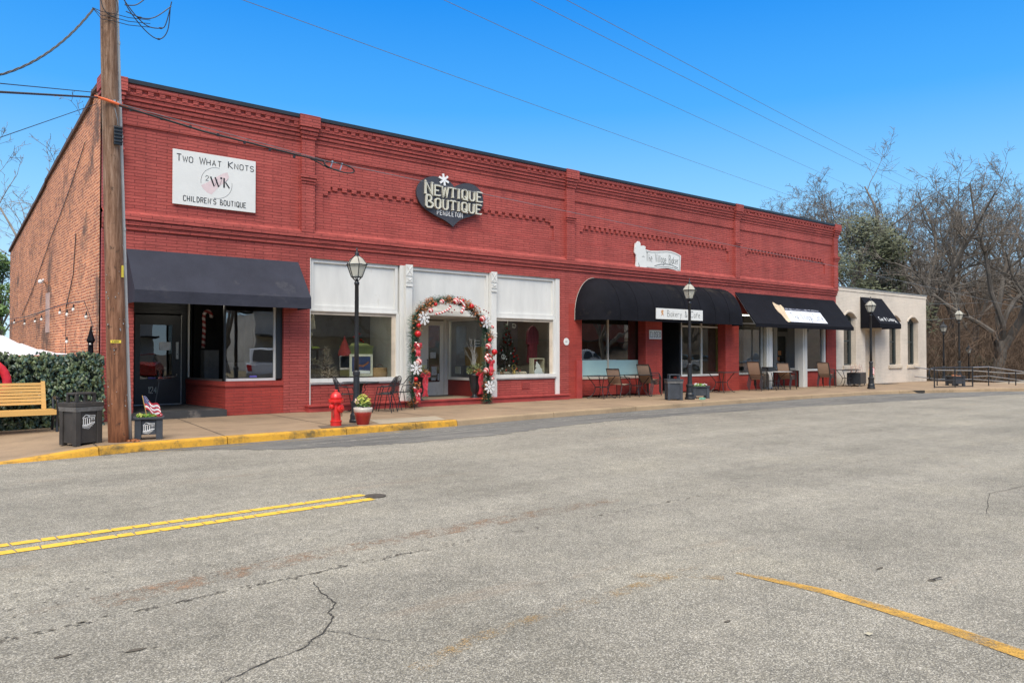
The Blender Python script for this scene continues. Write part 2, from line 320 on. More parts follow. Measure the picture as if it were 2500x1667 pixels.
# ------------------------------------------------------------------ stroke lettering
G = {'A':"00 26 40|12 32",'B':"00 06 26 35 34 23 03|23 42 41 30 00",'C':"45 36 16 05 01 10 30 41",'D':"00 06 26 44 42 20 00",'E':"40 00 06 46|03 33",
 'H':"00 06|40 46|03 43",'I':"20 26",'K':"00 06|46 03 40",'L':"06 00 40",'N':"00 06 40 46",'O':"10 01 05 16 36 45 41 30 10",'P':"00 06 36 45 44 33 03",
 'Q':"10 01 05 16 36 45 41 30 10|22 4.5,-.6",'R':"00 06 36 45 44 33 03|23 40",'S':"45 36 16 05 04 13 33 42 41 30 10 01",'T':"06 46|20 26",'U':"06 01 10 30 41 46",
 'V':"06 20 46",'W':"-.6,6 .7,0 2,5 3.3,0 4.6,6",'1':"15 26 20",'2':"04 05 16 36 45 44 00 40",'4':"30 36 02 42","'":"06 05",'-':"13 33",'&':"40 05 16 25 24 01 10 20 42",
 'h':"06 00|02 13 23 32 30",'e':"02 32 33 24 14 03 01 10 30",'i':"00 04|0,5 0,5.5",'l':"06 00",'a':"30 34 14 03 01 10 20 31",'g':"34 14 03 01 10 20 31|34 3,-1 2,-2 0,-2",
 'k':"06 00|34 02 30",'r':"00 04|03 14 34",'y':"04 11|34 1,-2 0,-2",'f':"36 26 15 10|04 34",'n':"00 04|03 14 24 33 30",'o':"10 01 03 14 24 33 31 20 10",
 'd':"36 30|31 20 10 01 03 14 24 33",'u':"04 01 10 20 31|34 30",'b':"06 00|01 10 20 31 33 24 14 03",'s':"34 14 03 22 31 20 00",'t':"16 10 30|04 34"}
def glyph(ch):
    out = []
    for pl in G.get(ch, "").split('|'):
        pts = []
        for tk in pl.split():
            if ',' in tk: a, b = tk.split(','); pts.append((float(a), float(b)))
            else: pts.append((float(tk[0]), float(tk[1])))
        if pts: out.append(pts)
    return out
def ribbon(mb, pts, w, f, nrm, th, lift=0):
    """mitred stroke in plane coordinates; f maps (u,v) to 3-D"""
    n = Vector(nrm).normalized(); P = [Vector((a, b)) for a, b in pts]; closed = len(P) > 2 and (P[0]-P[-1]).length < 1e-6
    if closed: P = P[:-1]
    L, Rr = [], []; K = len(P)
    for i, p in enumerate(P):
        a = P[i-1] if (i > 0 or closed) else None; b = P[(i+1) % K] if (i < K-1 or closed) else None
        d1 = (p-a).normalized() if a is not None else None; d2 = (b-p).normalized() if b is not None else None
        d1 = d1 or d2; d2 = d2 or d1; t_ = (d1+d2); t_ = t_.normalized() if t_.length > .2 else d1
        nn = Vector((-t_.y, t_.x)); k = 1/max(.45, nn.dot(Vector((-d1.y, d1.x)))); e = nn*(w/2*k)
        ext = Vector((0,0))
        L.append(p+e); Rr.append(p-e)
    vs = []
    for q in L + Rr: vs.append(Vector(f(q.x, q.y)) + n*lift)
    top = [v + n*th for v in vs]; fs = []
    for i in range(K if closed else K-1):
        j = (i+1) % K
        fs += [(2*K+i, 2*K+j, 3*K+j, 3*K+i), (i, j, 2*K+j, 2*K+i), (K+i, K+j, 3*K+j, 3*K+i)]
    if not closed: fs += [(0, K, 3*K, 2*K), (K-1, 2*K-1, 4*K-1, 3*K-1)]
    mb.add(vs + top, fs)
def text(mb, s, f, nrm, u0, v0, h, wid, w, th=.004, sp=None, small=None, serif=0, slant=0, total=None):
    """small: relative size of every letter but the first of a word (small capitals)"""
    seq = []; x = 0; first = True; sp = sp if sp is not None else wid*.45
    for ch in s:
        if ch == ' ': x += wid*.75+sp; first = True; continue
        k = 1 if (small is None or first) else small; first = False
        gw = {'I':.35,"'":.2,'1':.5,'l':.15,'i':.15,'t':.7,'f':.75,'r':.7,'e':.75,'a':.75,'h':.75,'n':.75,'o':.75,'g':.75,'k':.75,'y':.75,'d':.75,'u':.75,'b':.75,'s':.75}.get(ch, 1)
        seq.append((ch, x, k)); x += wid*k*gw+sp
    tot = x-sp; sc = total/tot if total else 1
    for ch, x, k in seq:
        shift = -1.3*wid/4*k if ch == 'I' else 0
        for li, pl in enumerate(glyph(ch)):
            pts = [(u0+(x+shift)*sc+(a*wid/4*k)*sc+slant*b*h/6*k, v0+b*h/6*k) for a, b in pl]
            ribbon(mb, pts, w*(k if small else 1), f, nrm, th, .0006*li)
            if serif:
                for (a, b), (uu, vv) in ((pl[0], pts[0]), (pl[-1], pts[-1])):
                    if b in (0, 6) and ch not in 'OQSC':
                        yy = vv + (serif*.35 if b == 0 else -serif*.35)
                        ribbon(mb, [(uu-serif, yy), (uu+serif, yy)], serif*.75, f, nrm, th*.98, .0006*li+.0012)
    return tot*sc
# ================================================================== ground, road, pavement
YF = 17.7; ZR = -.13
KP = [(-12,10.9),(-4,11.9),(1.2,12.79),(2.5,13.0),(3.45,13.17),(4.5,13.22),(5.5,13.28),(6.8,13.36),(8,13.42),(9.4,13.5),(11,13.7),(13,13.88),(15.7,14.02),(18.5,14.1),(21.7,14.15),(25,14.18),(28,14.1),(30,13.9),(31.2,13.45),(33.3,12.8),(35.3,12.1),(37,11.2),(39,9.6),(41,7.2)]
def ky(x):
    for a, b in zip(KP, KP[1:]):
        if a[0] <= x <= b[0]: t = (x-a[0])/(b[0]-a[0]); return a[1]+(b[1]-a[1])*t
    return KP[0][1] if x < KP[0][0] else KP[-1][1]
def clamp(v, a=0., b=1.): return max(a, min(b, v))
def zs(x, y):  # pavement height: dropped kerb at its left end
    return -.10*clamp((2.6-x)/1.4)*clamp((16.8-y)/3.2) - .03*clamp((2.2-x)/2)
g = MB(); n = 60; L = 900
xs = [-400,-200,-120,-80,-60]+[-50+i*4 for i in range(60)]+[200,260,340,450,700]; ys = [-500,-250,-120,-70]+[-45+i*4 for i in range(60)]+[210,260,340,500,900]
def gz(x, y):
    h = -.32
    if y < -50 or x < -60: return h
    d = clamp((x-46)/10)*clamp((y-2)/10); h -= .9*d
    far = clamp((math.hypot(x, y)-72)/60); h += 11.5*far*clamp((x-20)/40)
    h += .25*math.sin(x*.37+1)*math.sin(y*.29)*d
    return h
for y in ys:
    for x in xs: g.v.append((x, y, gz(x, y)))
nx = len(xs)
for j in range(len(ys)-1):
    for i in range(nx-1): g.f.append((j*nx+i, j*nx+i+1, (j+1)*nx+i+1, (j+1)*nx+i)); g.m.append(0)
struct(g.build('ground', LITTER, smooth=True))
road = MB(); xs_ = [-60] + [k[0] for k in KP] + [42, 60, 110]
for a, b in zip(xs_, xs_[1:]):
    ya, yb = ky(a)+.03, ky(b)+.03
    if a >= 41: ya, yb = (7.2 if a < 42 else 6.5), 6.5
    road.quad((a,-60,ZR),(b,-60,ZR),(b,yb,ZR),(a,ya,ZR))
struct(road.build('road', ASPH))
# older darker asphalt along the gutter, ragged edge
st = MB(); edge = [(2.2,13.0),(3.2,13.05),(3.9,12.75),(4.9,11.95),(6,11.6),(7,11.46),(8.7,11.52),(10.8,12.0),(13,12.33),(15.5,12.36),(18.3,12.29),(21.5,12.1),(24.4,11.7),(27,11.5),(29.6,11.3),(33,10.8),(36,10.1)]
random.seed(3); top = []; bot = []
for a, b in zip(edge, edge[1:]):
    k = 14
    for i in range(k):
        t = i/k; x = a[0]+(b[0]-a[0])*t; y = a[1]+(b[1]-a[1])*t+random.uniform(-.07,.07); bot.append((x, min(y, ky(x)), ZR+.004)); top.append((x, ky(x)+.02, ZR+.004))
for i in range(len(bot)-1): st.quad(bot[i], bot[i+1], top[i+1], top[i])
struct(st.build('gutter_asphalt', ASPHD))
# pavement sheet
sw = MB(); xs2 = [-12,-8,-4,-2,0,.6,1.2,1.8,2.2,2.6,3.4,4.5,5.5,6.8,8,9.4,11,13,15.7,18.5,21.7,25,28,30,31.2,33.3,35.3,37,39,41,42.2]; rows = 12
for x in xs2:
    for j in range(rows+1):
        y = ky(x)+.13+(18.6-ky(x)-.13)*j/rows; sw.v.append((x, y, zs(x, y)))
for i in range(len(xs2)-1):
    for j in range(rows): a = i*(rows+1)+j; sw.f.append((a, a+rows+1, a+rows+2, a+1)); sw.m.append(0)
struct(sw.build('pavement', CONC, smooth=True))
s2 = MB(); s2.box(42.2,6.8,-.5,47,14.6,-.006); struct(s2.build('corner_slab', CONCG))
# joints and the patches in the pavement
jt = MB()
for x0, x1 in ((4.48,4.9),(6.76,6.9),(2.48,2.7),(9.42,9.6),(12.5,12.5),(15.6,15.6),(18.6,18.6),(21.7,21.7),(24.8,24.8),(27.6,27.6),(31,31),(34,34)):
    jt.add([(x0-.008,ky(x0)+.14,.004),(x0+.008,ky(x0)+.14,.004),(x1+.008,YF-.02,.004),(x1-.008,YF-.02,.004)],[(0,1,2,3)])
for x0, x1, y in ((2.7,9.5,15.1),(9.5,16,15.9),(3.5,7,16.6)): jt.add([(x0,y,.0045),(x1,y+.03,.0045),(x1,y+.044,.0045),(x0,y+.014,.0045)],[(0,1,2,3)])
for i in range(len(KP)-1):
    (xa, ya), (xb, yb) = KP[i], KP[i+1]
    if xa >= 2.5 and xb <= 37: jt.add([(xa,ya+.155,.003),(xb,yb+.155,.003),(xb,yb+.168,.003),(xa,ya+.168,.003)],[(0,1,2,3)])
struct(jt.build('pavement_joints', CRACK))
pt = MB(); pt.add([(7.62,13.62,.006),(9.25,13.68,.006),(9.6,14.62,.006),(7.95,14.7,.006)],[(0,1,2,3)]); struct(pt.build('pavement_patch', CONCG))
dp = MB(); dp.add([(6.35,13.56,.006),(7.15,13.58,.006),(7.3,14.05,.006),(6.5,14.05,.006)],[(0,1,2,3)]); struct(dp.build('pavement_dark_patch', M('dark_concrete', (.13,.10,.07), .7, ns=4, dirt=((.3,.23,.15), 5, .6))))  # darker mottled pavement around the hydrant foot
# kerb, with gaps between its stones
JX = [-12,-6,-2,.2,2.48,4.48,6.76,8.35,9.42,12.48,15.6,18.6,21.66,24.75,27.6,30.4,32.9,35.3,38,41]
kc, ky_ = MB(), MB()
for a, b in zip(JX, JX[1:]):
    mb = ky_ if b < 9.5 else kc; a += .008; b -= .008; m_ = 6; vs = []; fs = []
    for i in range(m_+1):
        x = a+(b-a)*i/m_; y = ky(x); zt = zs(x, y) if x < 2.6 else 0
        dx = .05; sl = (ky(x+dx)-ky(x-dx))/(2*dx); l = math.hypot(1, sl); nx_, ny_ = -sl/l, 1/l
        for o, z in ((-.012,-.4),(-.012,ZR),(.004,zt-.03),(.014,zt-.008),(.036,zt+.002),(.158,zt+.003),(.158,-.4)): vs.append((x+nx_*o, y+ny_*o, z))
    for i in range(m_):
        for k in range(6): fs.append((i*7+k, (i+1)*7+k, (i+1)*7+k+1, i*7+k+1))
    fs += [tuple(range(7)), tuple(m_*7+k for k in range(7))[::-1]]; mb.add(vs, fs)
struct(kc.build('kerb', KERBM)); struct(ky_.build('yellow_kerb', YKERB))
dn = MB(); dn.obox((31.2,13.53,-.06),(.8,.16,.10), -.42); struct(dn.build('storm_drain', CRACK))
# painted markings
yl = MB(); random.seed(5)
for (ax, ay), (bx, by), wd in (((-2.2,7.21),(4.02,7.545),.115), ((-2.2,6.93),(3.99,7.275),.125)):
    x = 0.; Lg = math.hypot(bx-ax, by-ay); d = Vector(((bx-ax)/Lg, (by-ay)/Lg)); nn = Vector((-d.y, d.x))
    while x < Lg:
        l = random.uniform(.09,.26); e = min(Lg, x+l-random.uniform(.006,.016)); j1, j2 = random.uniform(-.012,.012), random.uniform(-.012,.012)
        q = [Vector((ax,ay))+d*(x+j1)-nn*wd/2, Vector((ax,ay))+d*(e+j2)-nn*wd/2, Vector((ax,ay))+d*(e-j2)+nn*(wd/2+random.uniform(-.004,.004)), Vector((ax,ay))+d*(x-j1)+nn*(wd/2+random.uniform(-.004,.004))]
        yl.add([(p.x,p.y,ZR+.005) for p in q],[(0,1,2,3)]); x += l
struct(yl.build('road_marking', YLINE))
def strip(pts, wd, z, name, mat, jit=0):
    m_ = MB(); P = [Vector(p) for p in pts]; l = []; r_ = []
    for i, p in enumerate(P):
        d = (P[min(i+1,len(P)-1)]-P[max(i-1,0)]).normalized(); nn = Vector((-d.y, d.x)); ww = wd[i] if isinstance(wd, list) else wd
        l.append(p+nn*(ww/2+random.uniform(-jit,jit))); r_.append(p-nn*(ww/2+random.uniform(-jit,jit)))
    for i in range(len(P)-1): m_.quad((*r_[i],z),(*r_[i+1],z),(*l[i+1],z),(*l[i],z))
    return struct(m_.build(name, mat)) if name else m_
strip([(4.62,3.22),(4.66,3.0),(4.70,2.6),(4.66,2.2),(4.58,1.75),(4.50,1.42),(4.36,.9)], [.05,.08,.105,.12,.13,.13,.13], ZR+.005, 'road_marking', YEDGE, .004)
strip([(4.0,3.62),(4.2,3.52),(4.45,3.2)], .10, ZR+.0052, 'road_marking', YWORN)
strip([(2.0,3.22),(2.5,3.37),(3.1,3.41),(3.7,3.43),(4.2,3.46),(4.6,3.5)], .12, ZR+.005, 'road_marking', YWORN)
strip([(3.3,12.86),(5,12.96),(7,13.08),(9.2,13.26)], .05, ZR+.009, 'road_marking', patchy('amber_gutter_line', (.55,.36,.10), 2.5, .45, .6))
strip([(5.2,12.2),(8,12.6),(11,12.95),(14,13.1),(18,13.18),(24,13.2),(30,12.9)], .06, ZR+.009, 'road_marking', WLINE)
strip([(7,12.95),(9.5,13.15),(13,13.45),(17,13.55)], .05, ZR+.009, 'road_marking', WLINE)
strip([(32.5,9.35),(34,9.3),(36,9.25)], .12, ZR+.005, 'road_marking', YLINE)
strip([(1.0,5.35),(2.6,5.55),(4,5.6),(6,5.65)], .28, ZR+.003, 'road_stain', RUST, .05)
# cracks, pits in the wheel track, manhole plate, leaves
ck = MB(); random.seed(11)
def crack(pts, w0):
    q = []
    for a, b in zip(pts, pts[1:]):
        for i in range(6): t = i/6; q.append((a[0]+(b[0]-a[0])*t+random.uniform(-.008,.008), a[1]+(b[1]-a[1])*t+random.uniform(-.008,.008)))
    q.append(pts[-1]); m_ = strip(q, [w0*random.uniform(.5,1.3) for _ in q], ZR+.0045, None, None); ck.mi = 0; ck.add(m_.v, m_.f)
crack([(1.15,3.5),(1.229,3.668),(1.34,3.705),(1.494,3.77),(1.701,3.822),(1.776,3.903),(1.891,3.977),(2.026,4.158),(2.04,4.244),(2.147,4.383),(2.175,4.627),(2.229,4.874)], .008)
crack([(1.891,3.977),(1.97,3.862),(1.999,3.756),(2.1,3.62)], .005)
crack([(8.2,2.9),(9.4,3.3),(10.6,3.2),(12,3.7)], .006)
def pit(x, y, s_):
    k = 7; ck.mi = 1; ph = random.random()*6; ck.add([(x+math.cos(ph+6.283*i/k)*s_*random.uniform(.9,2.6), y+math.sin(ph+6.283*i/k)*s_*random.uniform(.4,.9), ZR+.0047) for i in range(k)], [tuple(range(k))])
PL = [(-.5,4.87),(.475,4.924),(1.227,5.002),(3.136,5.133),(7.51,5.231),(10.608,5.443),(18.168,5.717),(26,6.1)]
def pl(x):
    for a, b in zip(PL, PL[1:]):
        if a[0] <= x <= b[0]: return a[1]+(b[1]-a[1])*(x-a[0])/(b[0]-a[0])
    return 5
for i in range(620): x = random.random()**1.4*25; pit(x, pl(x)+random.gauss(0,.022), random.uniform(.003,.0115))
for i in range(650): x = random.random()**1.3*20; pit(x, pl(x)+random.choice((.45,.9,.62))+random.gauss(0,.10), random.uniform(.003,.009))
for x0, x1 in ((1.9,2.6),(.0,.5),(3.0,3.3),(1.4,1.7)): crack([(x0+(x1-x0)*i/4, pl(x0+(x1-x0)*i/4)+random.gauss(0,.006)) for i in range(5)], .007)
for i in range(420): pit(random.uniform(0,22), random.uniform(2,11.5), random.uniform(.003,.009))
for x, y, s_ in ((.70,4.484,.022),(1.007,4.338,.026),(5.52,2.646,.020),(5.51,2.287,.028),(3.74,2.67,.015)): pit(x, y, s_)
struct(ck.build('road_cracks', [CRACK, M('gritty_pit_dirt', (.085,.072,.055), .95, ns=30, amt=.4, bst=0)]))
mh = MB(); mh.lathe([(.115,0),(.115,.006),(.09,.0065),(.0,.007)], (4.09,7.40,ZR+.003), 20); tag(mh.build('survey_marker', M('dark_iron_marker', (.07,.06,.05), .7, metal=.3, ns=30, amt=.5)), 'small round dark metal marker at the end of the double yellow line', 'marker')
lf = MB(); lf.add([(4.143,2.046,ZR+.009),(4.185,2.045,ZR+.012),(4.19,2.075,ZR+.009),(4.15,2.08,ZR+.012)],[(0,1,2,3)]); tag(lf.build('fallen_leaf', M('pale_dry_leaf', (.42,.38,.28), .8, bst=0)), 'pale dry leaf lying on the asphalt in the foreground', 'leaf')
lf = MB(); lf.add([(5.50,2.27,ZR+.012),(5.60,2.25,ZR+.014),(5.59,2.268,ZR+.016),(5.505,2.285,ZR+.012)],[(0,1,2,3)]); tag(lf.build('fallen_leaf', CRACK), 'dark curled leaf on the road beside the amber line', 'leaf')

# ================================================================== the red brick building
def wall(mb, x0, x1, z0, z1, yf, yb, holes=(), axis='x'):
    X = sorted({x0, x1, *[h for q in holes for h in q[:2]]}); Z = sorted({z0, z1, *[h for q in holes for h in q[2:]]})
    X = [v for v in X if x0 <= v <= x1]; Z = [v for v in Z if z0 <= v <= z1]
    def solid(i, j):
        if i < 0 or j < 0 or i >= len(X)-1 or j >= len(Z)-1: return False
        cx, cz = (X[i]+X[i+1])/2, (Z[j]+Z[j+1])/2
        return not any(h[0] < cx < h[1] and h[2] < cz < h[3] for h in holes)
    P = (lambda u, y, z: (u, y, z)) if axis == 'x' else (lambda u, y, z: (y, u, z))
    for i in range(len(X)-1):
        for j in range(len(Z)-1):
            if not solid(i, j): continue
            a, b, c, d = X[i], X[i+1], Z[j], Z[j+1]
            mb.quad(P(a,yf,c),P(b,yf,c),P(b,yf,d),P(a,yf,d)); mb.quad(P(b,yb,c),P(a,yb,c),P(a,yb,d),P(b,yb,d))
            if not solid(i-1,j): mb.quad(P(a,yb,c),P(a,yf,c),P(a,yf,d),P(a,yb,d))
            if not solid(i+1,j): mb.quad(P(b,yf,c),P(b,yb,c),P(b,yb,d),P(b,yf,d))
            if not solid(i,j-1): mb.quad(P(a,yb,c),P(b,yb,c),P(b,yf,c),P(a,yf,c))
            if not solid(i,j+1): mb.quad(P(a,yf,d),P(b,yf,d),P(b,yb,d),P(a,yb,d))
B = thing('commercial_building', 'long one-storey painted red brick building with four shopfronts and bare brick side wall', 'building')
PAN = [(8.30,15.98,4.93,5.56),(17.10,25.0,4.93,5.53),(26.1,32.08,4.93,5.56)]
f1 = MB(); wall(f1, 3.42, 16.6, 0, 7.02, YF, 18.05, [(4.02,7.31,-1,2.95),(7.97,16.24,-1,3.75),PAN[0]])
wall(f1, 16.6, 33.0, 3.0, 7.02, YF, 18.05, PAN[1:])
for p in PAN: f1.box(p[0]-.02,YF+.045,p[2]-.02,p[1]+.02,YF+.3,p[3]+.02)
f1.build('upper_wall', RED, B)
f2 = MB(); wall(f2, 16.6, 33.0, 0, 3.0, YF+.002, 18.05, [(17.18,20.23,-1,2.96),(21.09,24.78,-1,2.96),(25.64,32.22,-1,2.99)])
f2.build('lower_wall', REDL, B); f2 = MB(); f2.box(16.9,YF-.06,0,17.14,YF,1.2); f2.build('red_downpipe_box', REDTRIM, B)
# corbel teeth under the wall above each recessed panel
for (a, b, c, d), stp, tw, th in ((PAN[0],.262,.13,.085),(PAN[1],.235,.115,.12),(PAN[2],.235,.115,.12)):
    t = MB(); x = a+.26
    while x < b-.25: t.box(x,YF-.002,d-th,x+tw,YF+.044,d); x += stp
    t.box(a,YF-.002,d-.22,a+.13,YF+.044,d); t.box(a+.13,YF-.002,d-.12,a+.2,YF+.044,d); t.box(b-.13,YF-.002,d-.2,b,YF+.044,d); t.box(b-.2,YF-.002,d-.1,b-.13,YF+.044,d)
    t.build('corbel_table', RED, B)
# string course above, belt course below, cornice
BAYS = [(3.74,7.70),(8.03,16.42),(16.76,25.28),(25.56,32.67)]
for a, b in BAYS:
    t = MB(); t.box(a,YF-.035,6.24,b,YF,6.56); t.build('frieze', RED, B)
t = MB()
for z0, z1, d in ((4.03,4.115,.045),(4.125,4.215,.08),(4.225,4.34,.115)):
    t.box(3.39,YF-d,z0,33.03,YF,z1)
t.add([(3.39,YF-.115,4.34),(33.03,YF-.115,4.34),(33.03,YF,4.44),(3.39,YF,4.44)],[(0,1,2,3)])
t.build('belt_course', RED, B)
for a, b in BAYS:
    t = MB()
    for z0, z1, d in ((6.56,6.645,.06),(6.655,6.74,.09),(6.75,6.835,.12),(6.845,6.90,.15)): t.box(a,YF-d,z0,b,YF,z1)
    t.box(a,YF-.13,6.90,b,YF,6.985)
    x = a+.02; random.seed(int(a*10))
    while x < b-.08:
        if random.random() > .06: t.box(x,YF-.165,6.902,x+.115,YF-.131,6.982)
        x += .232
    t.box(a,YF-.18,6.985,b,YF,7.075); t.build('cornice', RED, B)
for x0, x1 in ((3.42,3.72),(7.70,8.03),(16.42,16.76),(25.28,25.56),(32.67,33.0)):
    t = MB(); t.box(x0,YF-.12,4.345,x1,YF,7.0)
    for z0, z1, e in ((5.53,5.585,.02),(5.595,5.655,.045),(5.665,5.74,.07),(6.62,6.70,.03),(6.71,6.79,.06),(6.80,6.88,.09),(6.89,7.17,.12)):
        t.box(x0-e*.8,YF-.12-e,z0,x1+e*.8,YF-.12,z1) if z0 < 6.8 else t.box(x0-e*.8,YF-.12-e,z0,x1+e*.8,YF+.25,z1)
    t.build('pilaster', RED, B)
cp = MB()
for a, b in [(3.62,7.60),(8.13,16.35),(16.85,25.2),(25.66,32.58)]: cp.box(a,YF-.21,7.08,b,18.2,7.165)
cp.build('coping', COPE, B)
# red paint turns the corner on to the side wall
t = MB(); t.box(3.405,YF-.004,0,3.42,YF+.13,4.03); t.box(3.405,YF-.004,4.45,3.42,YF+.13,6.6); t.build('painted_corner', RED, B)
sv = MB(); prof = [(YF+.01,7.07),(18.7,7.07),(18.9,6.93),(25.1,6.27),(25.3,6.18),(33.55,5.16)]
N_ = len(prof); sv.add([(3.42,y,z) for y, z in prof]+[(3.42,33.55,-1.2),(3.42,YF+.01,-1.2)]+[(3.75,y,z) for y, z in prof]+[(3.75,33.55,-1.2),(3.75,YF+.01,-1.2)],
  [tuple(range(N_+2))[::-1], tuple(range(N_+2, 2*N_+4))]+[(i, i+1, N_+3+i, N_+2+i) for i in range(N_+1)])
sv.build('side_wall', SIDEB, B)
cp = MB()
for (ya, za), (yb, zb) in zip(prof, prof[1:]):
    k = max(1, int((yb-ya)/2))
    for i in range(k):
        t0, t1 = i/k, (i+1)/k; y0, y1 = ya+(yb-ya)*t0, ya+(yb-ya)*t1; z0, z1 = za+(zb-za)*t0, za+(zb-za)*t1
        cp.add([(3.36,y0,z0-.02),(3.80,y0,z0-.02),(3.80,y1,z1-.02),(3.36,y1,z1-.02),(3.36,y0,z0+.09),(3.80,y0,z0+.09),(3.80,y1,z1+.06),(3.36,y1,z1+.06)],[(0,3,2,1),(4,5,6,7),(0,1,5,4),(1,2,6,5),(2,3,7,6),(3,0,4,7)])
cp.build('side_coping', M('brown_clay_coping', (.09,.05,.035), .8, ns=5, amt=.4), B)
t = MB(); t.quad((3.75,18.05,6.7),(33,18.05,6.7),(33,33.5,4.9),(3.75,33.5,4.9)); t.box(32.7,18.05,-.5,32.99,33.5,4.8); t.box(3.75,33.2,-.5,32.7,33.5,4.8); t.build('roof', ROOFM, B)
# rooms behind the glass
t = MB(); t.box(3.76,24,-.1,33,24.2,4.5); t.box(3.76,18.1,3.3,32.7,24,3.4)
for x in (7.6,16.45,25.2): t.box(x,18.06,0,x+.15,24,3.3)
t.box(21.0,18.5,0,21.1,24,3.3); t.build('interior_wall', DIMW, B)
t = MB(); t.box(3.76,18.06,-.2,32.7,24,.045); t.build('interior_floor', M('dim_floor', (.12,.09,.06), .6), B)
# --- shop 1 : recessed entry
t = MB(); t.box(4.0,YF-.01,.0,5.93,20.3,.16); t.box(3.98,YF-.09,.0,5.95,YF-.01,.15); t.build('entry_step', M('dark_painted_step', (.045,.045,.045), .6, ns=4, dirt=((.16,.14,.12), 2, .55)), B)
t = MB(); t.box(3.9,18.05,.16,4.02,20.3,2.95); t.box(4.02,20.22,2.40,5.95,20.3,2.95); t.box(4.02,20.22,.16,4.58,20.3,2.4); t.box(5.68,20.22,.16,5.95,20.3,2.4)
t.box(4.02,18.05,2.72,7.31,20.3,2.8); t.box(4.02,YF+.02,2.55,7.31,YF+.25,2.95)
for i in range(6): t.box(4.02,20.205-.004*(i%2),2.42+i*.085,5.95,20.22,2.495+i*.085)
t.box(7.17,17.78,.82,7.31,17.98,2.72); t.box(5.70,18.9,.80,5.78,20.2,2.72) if False else None
t.build('entry_surround', BLKF, B)
d = MB(); wall(d, 4.60, 5.66, .17, 2.36, 20.16, 20.22, [(4.72,5.46,.80,2.12)]); door = d.build('door', M('black_door_paint', (.018,.021,.024), .4), B)
MB().box(4.72,20.18,.80,5.46,20.19,2.12).build('pane', glass('door_glass', (.35,.38,.4), 2.1), door)
h = MB(); h.box(5.54,20.135,1.28,5.60,20.158,1.70); h.build('push_plate', ALU, door)
h = MB(); h.lathe([(.012,0),(.012,.02)], (5.57,20.14,1.40), 8, axis=Matrix.Rotation(R(90),4,'X')); h.build('lock', BLK, door)
h = MB(); h.tube([(5.03,20.12,.84),(5.1,20.09,.84),(5.5,20.09,.85),(5.545,20.10,.87),(5.555,20.10,.90),(5.535,20.10,.91)], .009, 6); h.build('handle', STEEL, door)
h = MB(); h.box(5.16,20.17,1.50,5.42,20.178,1.70); h.build('paper_notice', M('blue_white_paper', (.62,.68,.74), .7, bst=0), door)
h = MB(); h.box(4.90,20.150,.80,5.07,20.156,.84); h.build('sticker', M('blue_sticker', (.12,.10,.38), .5, bst=0), door)
h = MB(); text(h, '124', lambda u, v: (u, 20.158, v), (0,-1,0), 4.90, .45, .15, .06, .016, sp=.025); h.build('street_number', M('silver_number', (.62,.62,.5), .4, bst=0), door)
h = MB(); h.box(4.58,20.13,.16,5.68,20.16,.18); h.box(5.66,20.14,.18,5.675,20.16,2.38); h.build('threshold', ALU, door)
t = MB(); t.add([(5.95,YF+.02,.0),(7.31,YF+.02,.0),(7.31,YF+.02,.77),(5.95,YF+.02,.77),(5.80,20.2,.0),(7.31,20.2,.0),(7.31,20.2,.77),(5.80,20.2,.77)],[(0,1,2,3),(4,0,3,7),(3,2,6,7)])
t.build('bulkhead', REDL, B)
t = MB(); t.box(5.93,YF-.012,.66,7.31,YF+.02,.775); t.add([(5.93,YF-.012,.66),(5.93,YF-.012,.775),(5.775,20.15,.775),(5.775,20.15,.66),(5.95,YF+.05,.66),(5.95,YF+.05,.775),(5.80,20.15,.775),(5.80,20.15,.66)],[(0,1,2,3),(1,5,6,2)]); t.build('bulkhead_cap', REDL, B)
wf = MB(); wf.box(5.97,17.84,.78,7.17,17.90,.835); wf.box(7.12,17.84,.835,7.17,17.90,2.72); wn = wf.build('window', WHITE, B)
wf = MB(); wf.box(5.95,17.82,.776,5.99,17.90,2.72); wf.build('corner_post', BLKF, wn)
MB().box(5.995,17.865,.835,7.12,17.872,2.72).build('pane', GLASSD, wn)
wf = MB(); wf.box(5.80,20.02,.83,5.835,20.10,2.72); wf.build('white_stile', WHITE, wn)
wf = MB(); wf.add([(5.935,17.90,.776),(5.80,20.1,.776),(5.85,20.1,.776),(5.98,17.9,.776),(5.935,17.90,.825),(5.80,20.1,.825),(5.85,20.1,.825),(5.98,17.9,.825)],[(0,1,2,3),(4,5,6,7),(0,1,5,4),(3,2,6,7)]); wf.build('sill', M('brown_metal_sill', (.12,.10,.09), .5), wn)
wf = MB(); wf.add([(5.955,17.90,.83),(5.825,20.02,.83),(5.825,20.02,2.72),(5.955,17.90,2.72)],[(0,1,2,3)]); wf.build('side_pane', GLASSD, wn)
wf = MB(); wf.box(6.55,17.845,.86,6.72,17.86,.90); wf.build('sticker', bpy.data.materials['blue_sticker'], wn)
t = MB(); t.box(5.99,18.0,.72,7.3,20.2,.76); t.box(6.0,20.25,.76,7.3,20.3,2.7); t.build('display_floor', DARK, B)
